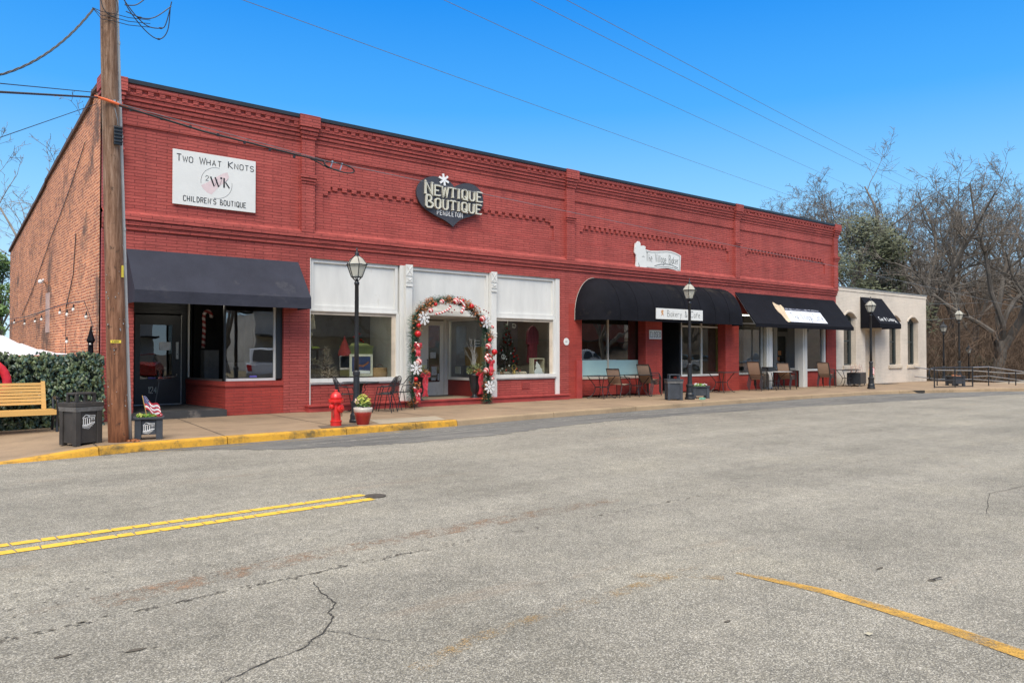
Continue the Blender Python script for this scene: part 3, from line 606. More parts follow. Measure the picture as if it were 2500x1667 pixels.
# --- shop 2 : white front between 7.97 and 16.24
t = MB(); t.box(7.86,YF-.20,.0,16.45,YF+.05,.13); t.box(7.84,YF-.24,.13,16.47,YF+.05,.165); t.build('red_plinth', REDTRIM, B)
t = MB(); t.box(10.84,YF+.05,0,13.5,19.9,.14); t.build('entry_floor', FLOORT, B)
for x0, x1, vent in ((8.0,10.5,0),(13.69,16.05,1)):
    t = MB(); t.box(x0,YF+.04,.165,x1,YF+.2,.64); t.build('bulkhead', RED, B)
    if vent:
        v = MB(); v.box(14.72,YF+.02,.36,15.02,YF+.038,.56)
        v.mi = 0; vt = v.build('vent_grille', REDTRIM, B); v = MB()
        for i in range(6):
            for j in range(3): v.obox((14.75+i*.048,YF+.017,.40+j*.06),(.022,.004,.03), 0, 0, .5*(-1)**(i+j))
        v.build('vent_holes', CRACK, vt)
for x0, x1 in ((8.0,10.46),(10.85,13.48),(13.70,16.06)):   # upper boards
    t = MB(); t.box(x0-.02,YF+.10,2.56,x1+.02,YF+.13,3.75)
    t.box(x0,YF+.05,3.66,x1,YF+.10,3.75); t.box(x0,YF+.05,2.50,x1,YF+.10,2.60); t.box(x0,YF+.05,2.60,x0+.08,YF+.10,3.66); t.box(x1-.08,YF+.05,2.60,x1,YF+.10,3.66)
    t.box(x0-.005,YF+.03,2.46,x1+.005,YF+.12,2.50); t.build('white_panel', WHITE, B)
for x0, x1 in ((8.0,10.46),(13.70,16.04)):
    t = MB(); t.box(x0,YF+.0,.66,x1,YF+.12,.70); t.box(x0-.01,YF-.03,.70,x1+.03,YF+.12,.80); t.box(x0-.03,YF+.03,.80,x0+.0,YF+.12,2.46); t.box(x1-.05,YF+.03,.80,x1+.03,YF+.12,2.46)
    wn = t.build('window', WHITE, B)
    u = MB(); u.box(x1-.16,YF+.08,.80,x1-.05,YF+.11,2.46); u.box(x0,YF+.08,2.38,x1-.16,YF+.11,2.46); u.build('inner_frame', CREAM, wn)
    MB().box(x0,YF+.13,.80,x1-.05,YF+.137,2.46).build('pane', GLASS, wn)
for x0, x1 in ((10.64,10.83),(13.49,13.68)):
    t = MB(); t.box(x0,YF-.07,.165,x1,YF+.10,3.76); t.box(x0-.012,YF-.085,.165,x1+.012,YF-.07,.62); t.box(x0-.012,YF-.085,1.98,x1+.012,YF-.07,2.02); t.box(x0-.012,YF-.085,1.90,x1+.012,YF-.07,1.93)
    t.box(x0-.012,YF-.09,3.48,x1+.012,YF-.07,3.78); t.box(x0+.0,YF-.09,3.30,x1-.0,YF-.07,3.44); t.box(x0-.005,YF-.10,3.20,x1+.005,YF-.07,3.26)
    ribbon(t, [(x0+.02,3.52),(x1-.02,3.74)], .018, lambda a, b: (a,YF-.09,b), (0,-1,0), .012); ribbon(t, [(x0+.02,3.74),(x1-.02,3.52)], .018, lambda a, b: (a,YF-.09,b), (0,-1,0), .014)
    ribbon(t, [(x0+.03,3.33),(x1-.03,3.41)], .015, lambda a, b: (a,YF-.09,b), (0,-1,0), .012); ribbon(t, [(x0+.03,3.41),(x1-.03,3.33)], .015, lambda a, b: (a,YF-.09,b), (0,-1,0), .014)
    t.build('iron_column', WHITE, B)
t = MB(); t.box(10.50,YF-.0,.165,10.638,YF+.12,3.75); t.box(10.53,YF-.02,.165,10.60,YF,3.75); t.box(16.07,YF+.02,.165,16.24,YF+.12,3.75); t.box(7.97,YF-.005,.165,7.99,YF+.12,3.75); t.build('white_jamb', WHITE, B)
t = MB(); t.box(10.84,YF+.13,2.46,13.6,19.95,2.55); t.box(10.84,YF+.13,.14,10.9,19.95,2.46); t.box(10.9,19.9,.14,12.12,19.98,2.46); t.box(10.9,19.9,2.46,13.6,19.98,3.2); t.build('entry_surround', WHITE, B)
d = MB(); wall(d, 12.67, 13.34, .15, 2.42, 19.86, 19.9, [(12.78,13.20,.55,2.28)]); d.box(12.42,19.84,.15,12.66,19.92,2.46); d.box(13.35,19.84,.15,13.58,19.92,2.46); d.box(12.80,19.85,.28,13.18,19.86,.5); door = d.build('door', CREAM if False else WHITE, B)
MB().box(12.78,19.875,.55,13.20,19.88,2.28).build('pane', GLASSD, door)
h = MB(); h.box(12.72,19.80,.95,12.735,19.82,1.25); h.box(12.72,19.82,.96,12.735,19.86,.98); h.box(12.72,19.82,1.22,12.735,19.86,1.24); h.build('handle', BLK, door)
h = MB(); h.box(12.86,19.868,1.28,13.06,19.874,1.46); h.box(12.9,19.868,.76,13.09,19.874,1.02); h.box(13.13,19.868,.6,13.18,19.874,.8); h.box(12.9,19.868,.6,13.05,19.874,.68); h.build('notice', M('grey_notice', (.42,.44,.45), .6, ns=30, amt=.5, bst=0), door)
h = MB(); h.box(12.15,19.9,.15,12.42,19.92,2.46); h.build('side_light', GLASSD, door)
t = MB(); t.box(13.49,YF+.13,.14,13.53,19.86,.62); t.build('side_bulkhead', DRED, B)
t = MB(); t.box(13.45,YF+.13,.62,13.56,19.86,.70); t.box(13.45,YF+.13,2.40,13.56,19.86,2.46); t.box(13.46,19.74,.70,13.54,19.84,2.40); t.box(13.46,YF+.13,.70,13.54,YF+.2,2.40); wn = t.build('side_window', WHITE, B)
MB().box(13.50,YF+.2,.70,13.507,19.74,2.40).build('pane', GLASS, wn)
t = MB(); t.box(12.45,19.3,.141,13.3,19.8,.155); t.build('door_mat', BLK, B)
for x0, x1 in ((7.75,10.84),(13.54,16.4)):
    t = MB(); t.box(x0,YF+.14,.60,x1,19.95,.66); t.build('display_floor', M('display_boards', (.30,.24,.17), .6, ns=4), B)
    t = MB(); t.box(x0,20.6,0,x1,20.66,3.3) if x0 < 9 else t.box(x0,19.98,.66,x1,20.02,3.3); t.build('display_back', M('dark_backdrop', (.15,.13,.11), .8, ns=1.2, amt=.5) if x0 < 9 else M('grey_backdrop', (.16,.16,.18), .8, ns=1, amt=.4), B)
TUBE_FILL = emis('tube_and_fill_light', (1,.93,.80), 7)
for x0, x1 in ((8.5,10.1),(14.0,15.8),(5.2,6.0)):
    t = MB(); t.box(x0,18.75,2.58,x1,18.87,2.62); t.build('ceiling_and_fill_light', TUBE_FILL, B)  # left boutique tube is real; the other two are added fill light
for x0 in (8.6,12.0,14.5,18.0,23.0,27,31): t = MB(); t.box(x0,21.5,3.24,x0+1.2,21.7,3.28); t.build('ceiling_and_fill_light', TUBE_FILL, B)  # added glowing strips that brighten the rooms behind the glass
# --- shop 3 : bakery
for x0, x1, mull, film in ((17.3,20.45,18.77,1),(22.62,25.2,23.82,0)):
    t = MB(); t.box(x0-.3,18.06,0,x1+.02,18.2,.58); t.build('bulkhead', REDL, B)
    t = MB(); t.box(x0-.05,18.03,.58,x1,18.2,.655); t.box(mull-.025,18.07,.655,mull+.025,18.15,2.98); t.box(x1-.06,18.07,.655,x1,18.15,2.98); t.box(x0-.02,18.07,.655,x0+.03,18.15,2.98)
    if not film: t.box(x0,18.07,2.40,x1,18.15,2.46)
    wn = t.build('window', CREAM if film else WHITE, B)
    MB().box(x0+.03,18.11,.655,x1-.06,18.117,2.98).build('pane', GLASSD if film else GLASS, wn)
    if film: MB().box(x0+.03,18.098,.66,x1-.06,18.105,1.2).build('frosted_film', FROST, wn)
t = MB(); t.box(24.98,18.2,.655,25.1,18.3,2.98); t.build('yellow_jamb', M('ochre_paint', (.45,.36,.12), .6), B)
t = MB(); t.box(21.0,19.2,0,22.6,19.26,2.98); t.box(22.52,18.07,.0,22.60,19.2,2.98); t.build('entry_surround', BLKF, B)
d = MB(); wall(d, 21.2, 22.2, .02, 2.2, 19.15, 19.19, [(21.33,22.07,.3,2.05)]); door = d.build('door', M('charcoal_door', (.04,.04,.042), .5), B)
MB().box(21.33,19.17,.3,22.07,19.176,2.05).build('pane', GLASSD, door); MB().box(21.55,19.16,1.35,21.85,19.165,1.62).build('notice', bpy.data.materials['grey_notice'], door)
# --- shop 4 : cafe
t = MB(); t.box(25.66,YF+.12,.0,27.35,YF+.25,.6); t.build('bulkhead', REDL, B); t = MB(); t.box(30.62,YF+.12,0,32.2,YF+.25,.68); t.build('bulkhead', REDL, B)
t = MB(); t.box(25.66,YF+.08,.6,27.4,YF+.25,.68); t.box(27.3,YF+.1,.68,27.42,YF+.2,3.0); wn = t.build('window', M('grey_trim', (.30,.30,.28), .6), B)
MB().box(25.66,YF+.15,.68,27.3,YF+.157,3.0).build('pane', GLASSD, wn)
t = MB(); t.box(30.62,YF+.04,.68,32.2,YF+.25,.76); t.box(32.04,YF+.06,.76,32.2,YF+.2,3.0); wn = t.build('window', WHITE, B)
MB().box(30.62,YF+.15,.76,32.04,YF+.157,3.0).build('pane', GLASSD, wn)
for x0, x1 in ((27.55,27.95),(30.25,30.58)):
    t = MB(); t.box(x0,YF+.0,0,x1,YF+.2,3.05); t.box(x0+.1,YF-.03,0,x1-.1,YF,3.0); t.build('white_column', WHITE, B)
t = MB(); t.box(25.64,YF+.05,2.98,32.22,YF+.3,3.98); t.box(27.42,YF+.04,.0,27.55,YF+.2,3.0); t.build('transom', M('beige_board', (.32,.29,.23), .7), B)
t = MB(); t.box(30.27,18.0,.04,30.33,19.1,.70); t.build('side_bulkhead', DRED, B)
t = MB(); t.box(30.22,17.9,.70,30.36,19.1,.80); t.box(30.24,18.95,.80,30.34,19.1,3.0); t.box(30.24,17.9,.80,30.34,18.08,3.0); wn = t.build('side_window', WHITE, B)
MB().box(30.28,18.08,.80,30.287,18.95,3.0).build('pane', GLASSD, wn)
st_ = MB(); st_.box(30.262,18.75,1.35,30.268,18.9,1.55); st_.box(30.262,18.82,1.12,30.268,18.95,1.28); st_.build('orange_sticker', M('orange_paper', (.6,.25,.1), .6, bst=0), wn)
st_ = MB(); st_.box(30.262,18.62,.88,30.268,18.75,1.05); st_.box(30.262,18.84,.88,30.268,18.93,1.08); st_.build('notice', bpy.data.materials['grey_notice'], wn)
d = MB(); wall(d, 29.2, 30.2, .05, 2.4, 19.1, 19.15, [(29.35,30.02,.5,2.2)]); d.box(28.0,19.1,.05,29.15,19.15,3.0); door = d.build('door', WHITE, B); MB().box(29.35,19.12,.5,30.02,19.126,2.2).build('pane', GLASSD, door)
t = MB(); t.box(27.9,18.3,.0,30.26,19.1,.045); t.build('entry_floor', CONCG, B)
for z, x in ((5.0,8.7),): pass
# ================================================================== cream building
B2 = thing('painted_brick_annex', 'low cream painted brick building with arched windows at the end of the row', 'building')
def arch_wall(mb, x0, x1, z0, z1, yf, yb, ops):
    """ops: (xa, xb, zb, zspring, ztop)"""
    hs_ = [(a, b, zb, zt) for a, b, zb, zsp, zt in ops]; wall(mb, x0, x1, z0, z1, yf, yb, hs_)
    for a, b, zb, zsp, zt in ops:
        if zt <= zsp: continue
        k = 10; pts = [(a+(b-a)*i/k, zsp+(zt-zsp)*math.sin(math.pi*i/k)**.8 if 0 < i < k else zsp) for i in range(k+1)]
        for (xa, za), (xb, zb2) in zip(pts, pts[1:]):
            mb.quad((xa,yf,za),(xb,yf,zb2),(xb,yf,zt),(xa,yf,zt)); mb.quad((xa,yf,za),(xa,yb,za),(xb,yb,zb2),(xb,yf,zb2))
OP = [(33.67,34.79,.89,3.06,3.30),(38.08,39.25,.88,3.04,3.28),(40.06,41.24,.87,3.02,3.26)]
t = MB(); arch_wall(t, 33.005, 42.2, -.5, 4.42, YF+.001, 18.1, OP+[(35.67,36.63,-1,2.55,2.55)]); t.box(33.1,18.1,-.5,42.2,30,4.3) if False else None
t.box(42.0,18.1,-.5,42.2,30,4.2); t.build('wall', WBR, B2)
for a, b, zb, zsp, zt in OP:   # brick arch hoods
    t = MB(); k = 12; o_ = [(a-.05+(b-a+.1)*i/k, zsp+.02+(zt-zsp+.05)*math.sin(math.pi*i/k)**.8) for i in range(k+1)]; ribbon(t, o_, .07, lambda u, v: (u,YF,v), (0,-1,0), .035); t.build('arch_hood', WBR, B2)
    t = MB(); t.box(a-.1,YF-.07,zb-.16,b+.1,YF+.001,zb-.015); t.box(a-.1,YF-.06,zb-.18,b+.1,YF-.01,zb-.16); t.build('sill', CREAM, B2)
    t = MB(); t.box(a+.002,17.95,zb,b-.002,18.02,zb+.07); t.box(a+.002,17.95,zb+.07,a+.08,18.02,zt); t.box(b-.14,17.93,zb+.07,b-.002,18.02,zt); t.box(a+.08,17.95,1.98,b-.14,18.0,2.04)
    t.box(a+.08,17.95,zsp-.06,b-.14,18.02,zt); t.box(a+.44,17.975,zb+.07,a+.48,18.0,1.98); wn = t.build('window', M('dark_green_grey_frame', (.035,.045,.045), .5) if a < 34 else bpy.data.materials['dark_green_grey_frame'], B2)
    MB().box(a+.08,17.99,zb+.07,b-.14,17.996,zsp-.06).build('pane', GLASSD, wn)
    u = MB(); u.box(a+.1,18.1,1.9,b-.1,18.13,3.2); u.build('blind', DIMW, wn)
t = MB(); t.box(35.672,18.0,0,36.1,18.06,2.55); t.build('door', BLKF, B2); door = bpy.data.objects[bpy.context.scene.collection.objects[-1].name]
MB().box(35.74,17.985,.4,36.03,17.99,2.4).build('pane', GLASSD, door); MB().box(35.86,17.975,1.15,36.0,17.98,1.5).build('notice', bpy.data.materials['blue_white_paper'], door)
t = MB(); t.box(36.1,18.0,0,36.628,18.06,2.55); t.build('door_surround', CREAM, B2)
t = MB(); t.box(33.03,YF-.04,4.42,42.25,18.15,4.47); t.build('coping', M('grey_flashing', (.28,.28,.27), .5, metal=.4), B2)
t = MB(); t.box(33.01,YF-.02,4.28,42.22,YF+.0,4.42); t.build('cornice', WBR, B2)
t = MB(); t.quad((33.0,18.1,4.3),(42.2,18.1,4.3),(42.2,30,3.9),(33.0,30,3.9)); t.box(33.1,29.8,-.5,42.2,30,3.9); t.build('roof', ROOFM, B2)
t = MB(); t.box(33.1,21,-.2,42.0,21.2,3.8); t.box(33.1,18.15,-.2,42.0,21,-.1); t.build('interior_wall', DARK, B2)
dm = MB(); dm.box(36.0,16.95,.004,37.4,17.55,.018); tag(dm.build('door_mat', BLK), 'dark mat lying before the door of the cream building', 'mat')
# ================================================================== awnings
def awning(name, x0, x1, zt, yf, zf, zv, mat, label, closed=True, frame=False, group=None):
    A = thing(name, label, 'awning', (x0, YF, 0), group=group, world=True)
    t = MB(); th = .02; yb = YF-.012; k = 8
    t.add([(x0,yb,zt),(x1,yb,zt),(x1,yf,zf),(x0,yf,zf),(x0,yb,zt-th),(x1,yb,zt-th),(x1,yf+th,zf-th),(x0,yf+th,zf-th)],[(0,1,2,3),(4,7,6,5),(0,3,7,4),(1,5,6,2)])
    t.build('canopy', mat, A)
    t = MB(); t.box(x0,yf-.002,zv,x1,yf+.014,zf); t.build('valance', mat, A)
    if closed:
        for x in (x0, x1-.012):
            t = MB(); t.prism([(x,yb,zt-th-.003),(x,yf+th,zf-th-.003),(x,yf+.016,zv),(x,yb,zv)],(1,0,0),.012); t.build('side_panel', mat, A)
    if frame:
        t = MB()
        for x in (x0+.03, (x0+x1)/2, x1-.03): t.tube([(x,yb,zt-.05),(x,yf+.04,zf-.04)], .014, 5); t.tube([(x,yb,zf+.02),(x,yf+.04,zf-.02)], .014, 5)
        t.tube([(x0,yf+.04,zf-.03),(x1,yf+.04,zf-.03)], .014, 5); t.build('frame', ALU, A)
    return A
awning('awning', 3.86, 7.66, 3.62, 16.94, 2.715, 2.46, NAVY, 'charcoal sloping awning over the shop numbered 124')
awning('awning', 25.39, 32.8, 3.79, 16.78, 2.57, 2.43, CANV, 'long black sloping awning with a white cafe banner', closed=False, frame=True)
awning('awning', 35.2, 37.31, 4.07, 16.78, 2.81, 2.60, CANV, 'small black awning over the door of the cream building')
# domed awning with rounded ends
A = thing('domed_awning', 'wide black barrel awning with rounded ends over the bakery windows', 'awning', (16.84, YF, 0), world=True)
t = MB(); x0, x1, Rr, Dp, Hh, zb = 16.86, 25.18, .86, .90, 1.20, 2.66; cols = []; sx = []
for i in range(11): sx.append(x0+Rr*(1-math.cos(math.pi/2*i/10)))
for i in range(1, 24): sx.append(x0+Rr+(x1-x0-2*Rr)*i/24)
for i in range(11): sx.append(x1-Rr+Rr*math.sin(math.pi/2*i/10))
m_ = 12
for x in sx:
    u = max(0, (x0+Rr-x)/Rr, (x-(x1-Rr))/Rr); k = math.sqrt(max(0, 1-u*u)); sag = .012*math.sin((x-x0)*math.pi/.45)**2
    for j in range(m_+1):
        a = math.pi/2*j/m_; t.v.append((x, YF-.01-(Dp*k-sag*(k > .5))*math.sin(a), zb+Hh*k*math.cos(a)))
    t.v.append((x, YF-.01-Dp*k, 2.475))
r_ = m_+2
for i in range(len(sx)-1):
    for j in range(r_-1): t.f.append((i*r_+j, i*r_+j+1, (i+1)*r_+j+1, (i+1)*r_+j)); t.m.append(0)
t.build('canopy', CANVOLD, A, smooth=True)
for i in range(11, len(sx)-10, 3):
    t = MB(); x = sx[i]; t.tube([(x, YF-.01-(Dp+.002)*math.sin(math.pi/2*j/m_), zb+(Hh+.002)*math.cos(math.pi/2*j/m_)) for j in range(1, m_+1)]+[(x,YF-.012-Dp,2.48)], .006, 4); t.build('seam', CANV, A)
t = MB(); t.tube([(x0-.01+Rr*(1-math.cos(math.pi/2*i/12)), YF-.02, zb+Hh*math.sin(math.pi/2*i/12)) for i in range(13)], .012, 5); t.tube([(x0-.01,YF-.02,2.48),(x0-.01,YF-.02,zb)], .012, 5); t.build('edge_pipe', M('faded_piping', (.35,.31,.27), .7, bst=0), A)
# ================================================================== signs
pl_ = lambda y: (lambda u, v: (u, y, v))
F_ = (0,-1,0)
Sg = thing('wall_sign', 'white rectangular board reading TWO WHAT KNOTS CHILDREN\'S BOUTIQUE', 'sign', (4.76, YF, 4.68), world=True)
t = MB(); t.box(4.76,YF-.06,4.68,6.59,YF-.035,5.88); t.box(4.79,YF-.035,4.7,6.56,YF,5.86); t.build('board', SIGNW, Sg, bev=.003)
yy = YF-.0605; t = MB()
text(t, 'TWO WHAT KNOTS', pl_(yy), F_, 4.84, 5.63, .150, .098, .0185, th=.003, small=.8, sp=.045, total=1.70)
text(t, "CHILDREN'S BOUTIQUE", pl_(yy), F_, 4.985, 4.768, .115, .060, .0155, th=.003, sp=.034, total=1.38)
t.build('lettering', INK, Sg)
t = MB(); cx, cz = 5.70, 5.25
text(t, '2', pl_(yy), F_, 5.46, 5.28, .11, .06, .009, th=.003)
for a, b, w_ in (((5.565,5.38),(5.645,5.17),.032),((5.665,5.38),(5.745,5.17),.032),((5.865,5.39),(5.865,5.17),.036),((5.90,5.29),(5.985,5.17),.03)):
    ribbon(t, [a, b], w_, pl_(yy), F_, .003)
for a, b in (((5.665,5.19),(5.715,5.34)),((5.76,5.19),(5.81,5.33)),((5.89,5.29),(5.96,5.385))): ribbon(t, [a, b], .005, pl_(yy), F_, .002, .001)
t.prism([(5.80+.024*math.cos(k*.5236),yy,5.375+.024*math.sin(k*.5236)) for k in range(12)], F_, .003)
for s0, s1 in ((-15,95),(165,275)): pass
ribbon(t, [(cx+.345*math.cos(R(a)), cz+.345*math.sin(R(a))) for a in range(80, 190, 6)], .006, pl_(yy), F_, .002)
ribbon(t, [(cx+.345*math.cos(R(a)), cz+.345*math.sin(R(a))) for a in range(-100, 10, 6)], .006, pl_(yy), F_, .002)
t.build('monogram', INK, Sg)
t = MB(); random.seed(4); t.add([(5.36+(x)*.63, yy-.0004, 4.98+z*.55) for x, z in ((.0,.32),(.25,.5),(.5,.72),(.75,.92),(.92,1),(.98,.8),(.85,.6),(.68,.42),(.52,.22),(.36,.0),(.2,.06),(.08,.18))], [tuple(range(12))]); t.build('pink_brush_mark', M('pale_pink_wash', (.66,.53,.53), .6, ns=5, amt=.1, bst=0), Sg)
# heart sign
Sg = thing('heart_sign', 'dark grey heart shaped sign with cream raised letters NEWTIQUE BOUTIQUE', 'sign', (10.94, YF, 4.94), world=True)
def spl(P, k=6, closed=True):
    out = []; n_ = len(P)
    for i in range(n_ if closed else n_-1):
        p0, p1, p2, p3 = (P[(i-1) % n_], P[i], P[(i+1) % n_], P[(i+2) % n_]) if closed else (P[max(i-1,0)], P[i], P[i+1], P[min(i+2,n_-1)])
        for j in range(k):
            s_ = j/k; out.append(tuple(.5*((2*p1[c])+(-p0[c]+p2[c])*s_+(2*p0[c]-5*p1[c]+4*p2[c]-p3[c])*s_*s_+(-p0[c]+3*p1[c]-3*p2[c]+p3[c])*s_**3) for c in range(len(p1))))
    if not closed: out.append(tuple(P[-1]))
    return out
H1 = spl([(12.17,6.05),(11.98,6.19),(11.72,6.25),(11.42,6.23),(11.14,6.10),(10.98,5.90),(10.95,5.68),(11.06,5.46),(11.25,5.31),(11.55,5.18),(11.83,5.09),(12.02,5.0),(12.13,4.93)], 5, False)
H2 = spl([(12.13,4.93),(12.24,5.04),(12.42,5.17),(12.72,5.28),(12.98,5.41),(13.14,5.60),(13.17,5.82),(13.10,6.03),(12.90,6.17),(12.66,6.21),(12.40,6.16),(12.17,6.05)], 5, False)
hp = H1[:-1]+H2[:-1]; t = MB(); t.prism([(u,YF-.10,v) for u, v in hp], (0,1,0), .055); t.box(11.6,YF-.045,5.4,12.7,YF,5.9); t.build('heart_board', CHAR, Sg)
t = MB(); yy = YF-.10
text(t, 'NEWTIQUE', pl_(yy), F_, 11.20, 5.725, .335, .19, .040, th=.07, small=.80, sp=.085, total=1.88, serif=.030)
text(t, 'BOUTIQUE', pl_(yy), F_, 11.23, 5.375, .325, .19, .040, th=.07, small=.80, sp=.085, total=1.82, serif=.030)
t.build('raised_letters', CRML, Sg)
t = MB(); text(t, 'PENDLETON', pl_(yy), F_, 11.60, 5.215, .12, .062, .014, th=.01, sp=.04, total=.84)
for k in range(3):
    a = R(10+60*k+90-28*(0)); dx, dz = .165*math.cos(a), .165*math.sin(a); ribbon(t, [(11.81-dx,6.19-dz),(11.81+dx,6.19+dz)], .055, pl_(yy), F_, .03, .002*k)
t.build('white_lettering', WHITE2, Sg)
# baker sign (waving banner; the figure is a plain outline)
Sg = thing('wall_sign', 'white waving board reading The Village Baker high on the wall', 'sign', (19.59, YF, 4.32), world=True)
out = [(19.635,5.162),(19.70,5.17),(19.75,5.235),(19.83,5.235),(19.892,5.17),(19.885,5.09),(20.05,5.115),(20.152,5.08),(20.13,4.99),(20.40,4.965),(20.8,4.995),(21.267,5.043),(21.5,5.045),(21.75,5.01),(22.043,4.93),(22.00,4.317),(21.69,4.40),(21.3,4.43),(20.9,4.39),(20.568,4.34),(20.055,4.33),(19.803,4.30),(19.64,4.34),(19.672,4.553),(19.673,4.748),(19.588,4.84),(19.60,5.0)]
t = MB(); t.prism([(u,YF-.08,v) for u, v in out], (0,1,0), .04); t.box(20,YF-.04,4.5,21.6,YF,4.8); t.build('board', SIGNW, Sg)
yy = YF-.0805; t = MB()
ribbon(t, [(20.15,4.935),(20.42,4.91),(20.8,4.94),(21.25,4.99),(21.5,4.99),(21.75,4.955),(21.98,4.895),(21.945,4.38),(21.7,4.45),(21.3,4.475),(20.9,4.44),(20.55,4.39),(20.2,4.385)], .014, pl_(yy), F_, .003)
ribbon(t, [(20.6,4.455),(20.9,4.53),(21.25,4.565),(21.5,4.555),(21.86,4.47)], .022, pl_(yy), F_, .003)
text(t, 'The Village Baker', pl_(yy), F_, 20.17, 4.60, .29, .10, .017, th=.003, total=1.72, small=.82)
ribbon(t, [(19.78,4.5),(19.82,4.38),(19.87,4.33)], .02, pl_(yy), F_, .003); ribbon(t, [(19.76,4.37),(19.88,4.33)], .025, pl_(yy), F_, .003, .001); ribbon(t, [(19.96,4.72),(20.02,4.75),(20.08,4.72)], .012, pl_(yy), F_, .003)
t.build('lettering', M('grey_lettering', (.05,.055,.05), .6, bst=0), Sg)
# bakery and cafe board on the dome awning
Sg = thing('awning_sign', 'white oblong board reading Bakery & Cafe on the barrel awning', 'sign', (19.7, 16.75, 2.56), world=True)
t = MB(); t.box(19.67,16.745,2.565,22.13,16.775,2.925); t.build('board', SIGNW, Sg, bev=.003); yy = 16.7445
t = MB(); text(t, 'Bakery & Cafe', pl_(yy), F_, 20.22, 2.665, .20, .12, .014, th=.003, total=1.74, small=.82); t.build('lettering', bpy.data.materials['grey_lettering'], Sg)
t = MB(); t.prism([(19.90,yy,2.66),(19.94,yy,2.74),(19.90,yy,2.80),(19.93,yy,2.87),(20.03,yy,2.86),(20.0,yy,2.78),(20.04,yy,2.67),(19.98,yy,2.72)], F_, .003); t.build('tan_emblem', M('tan_brown_print', (.5,.26,.12), .6, ns=30, amt=.5, bst=0), Sg)
# closed sign
Sg = thing('closed_sign', 'small white sign reading CLOSED on the brick pier', 'sign', (20.4, YF, 1.93), world=True)
t = MB(); t.box(20.40,YF-.02,1.925,21.03,YF+.0,2.235); t.build('board', SIGNW, Sg, bev=.003); t = MB(); text(t, 'CLOSED', pl_(YF-.0205), F_, 20.44, 1.985, .19, .074, .017, th=.003, sp=.05, total=.55); t.build('lettering', INK, Sg)
# cafe banner on the slope of the long awning
Sg = thing('awning_banner', 'white banner reading The Village Cafe on the long black awning', 'banner', (27.5, 17, 2.7), world=True)
kA = (3.79-2.57)/(17.7-16.78); nA = Vector((0, -kA, 1)).normalized()
slope = lambda u, v: (u, 16.78+v, 2.57+kA*v)       # v measured in plan depth
P3 = lambda u, v, e=.0: tuple(Vector(slope(u, v))+nA*e)
t = MB(); t.prism([P3(u, v, .004) for u, v in ((27.92,.09),(30.76,.085),(30.76,.435),(28.05,.445))], nA, .008); t.build('white_panel', M('banner_white', (.70,.72,.78), .6, bst=0), Sg)
t = MB(); t.prism([P3(u, v, .004) for u, v in ((28.05,.452),(30.76,.442),(30.78,.515),(28.1,.525))], nA, .007); t.build('dark_band', M('navy_band', (.03,.035,.06), .6, bst=0), Sg)
t = MB(); text(t, 'PENDLETON', lambda u, v: P3(u, v, .012), nA, 28.2, .462, .045, .12, .014, th=.002, total=2.45); t.build('band_lettering', M('grey_band_lettering', (.30,.31,.35), .6, bst=0), Sg)
t = MB(); text(t, 'The Village Cafe', lambda u, v: P3(u, v, .013), nA, 28.30, .165, .21, .12, .018, th=.002, total=2.3, small=.82); t.build('lettering', M('pale_grey_lettering', (.10,.12,.16), .6, bst=0), Sg)
t = MB(); t.prism([P3(u, v, .004) for u, v in ((27.55,.66),(27.6,.69),(27.75,.63),(27.9,.60),(28.05,.62),(28.12,.52),(28.05,.40),(28.0,.25),(27.95,.09),(27.72,.07),(27.66,.12),(27.62,.3),(27.52,.38),(27.48,.5))], nA, .009); t.build('printed_figure_outline', M('peach_yellow_print', (.62,.48,.32), .6, ns=4, amt=.25, bst=0), Sg)
# lettering on the small awning
kB = (4.07-2.81)/.92; nB = Vector((0, -kB, 1)).normalized(); P5 = lambda u, v, e=.003: tuple(Vector((u, 16.78+v, 2.81+kB*v))+nB*e)
Sg = MB(); text(Sg, 'Coe W Lindsig', P5, nB, 35.46, .105, .115, .10, .020, th=.002, total=1.5, small=.85); ribbon(Sg, [(36.96,.12),(37.05,.045)], .02, P5, nB, .002)
tag(Sg.build('awning_lettering', WHITE2), 'white italic lettering across the small black awning', 'lettering')
# number plaque
Sg = thing('round_plaque', 'small round white plaque on brick between boutique and bakery', 'plaque', (16.5, YF, 1.79), world=True)
t = MB(); t.lathe([(.115,0),(.115,.012),(.10,.016),(.0,.017)], (16.5,YF-.001,1.79), 24, axis=Matrix.Rotation(R(90),4,'X')); t.build('disc', SIGNW, Sg); t = MB(); text(t, '415', pl_(YF-.0185), F_, 16.455, 1.765, .045, .03, .008, th=.002); t.build('number', bpy.data.materials['grey_lettering'], Sg)

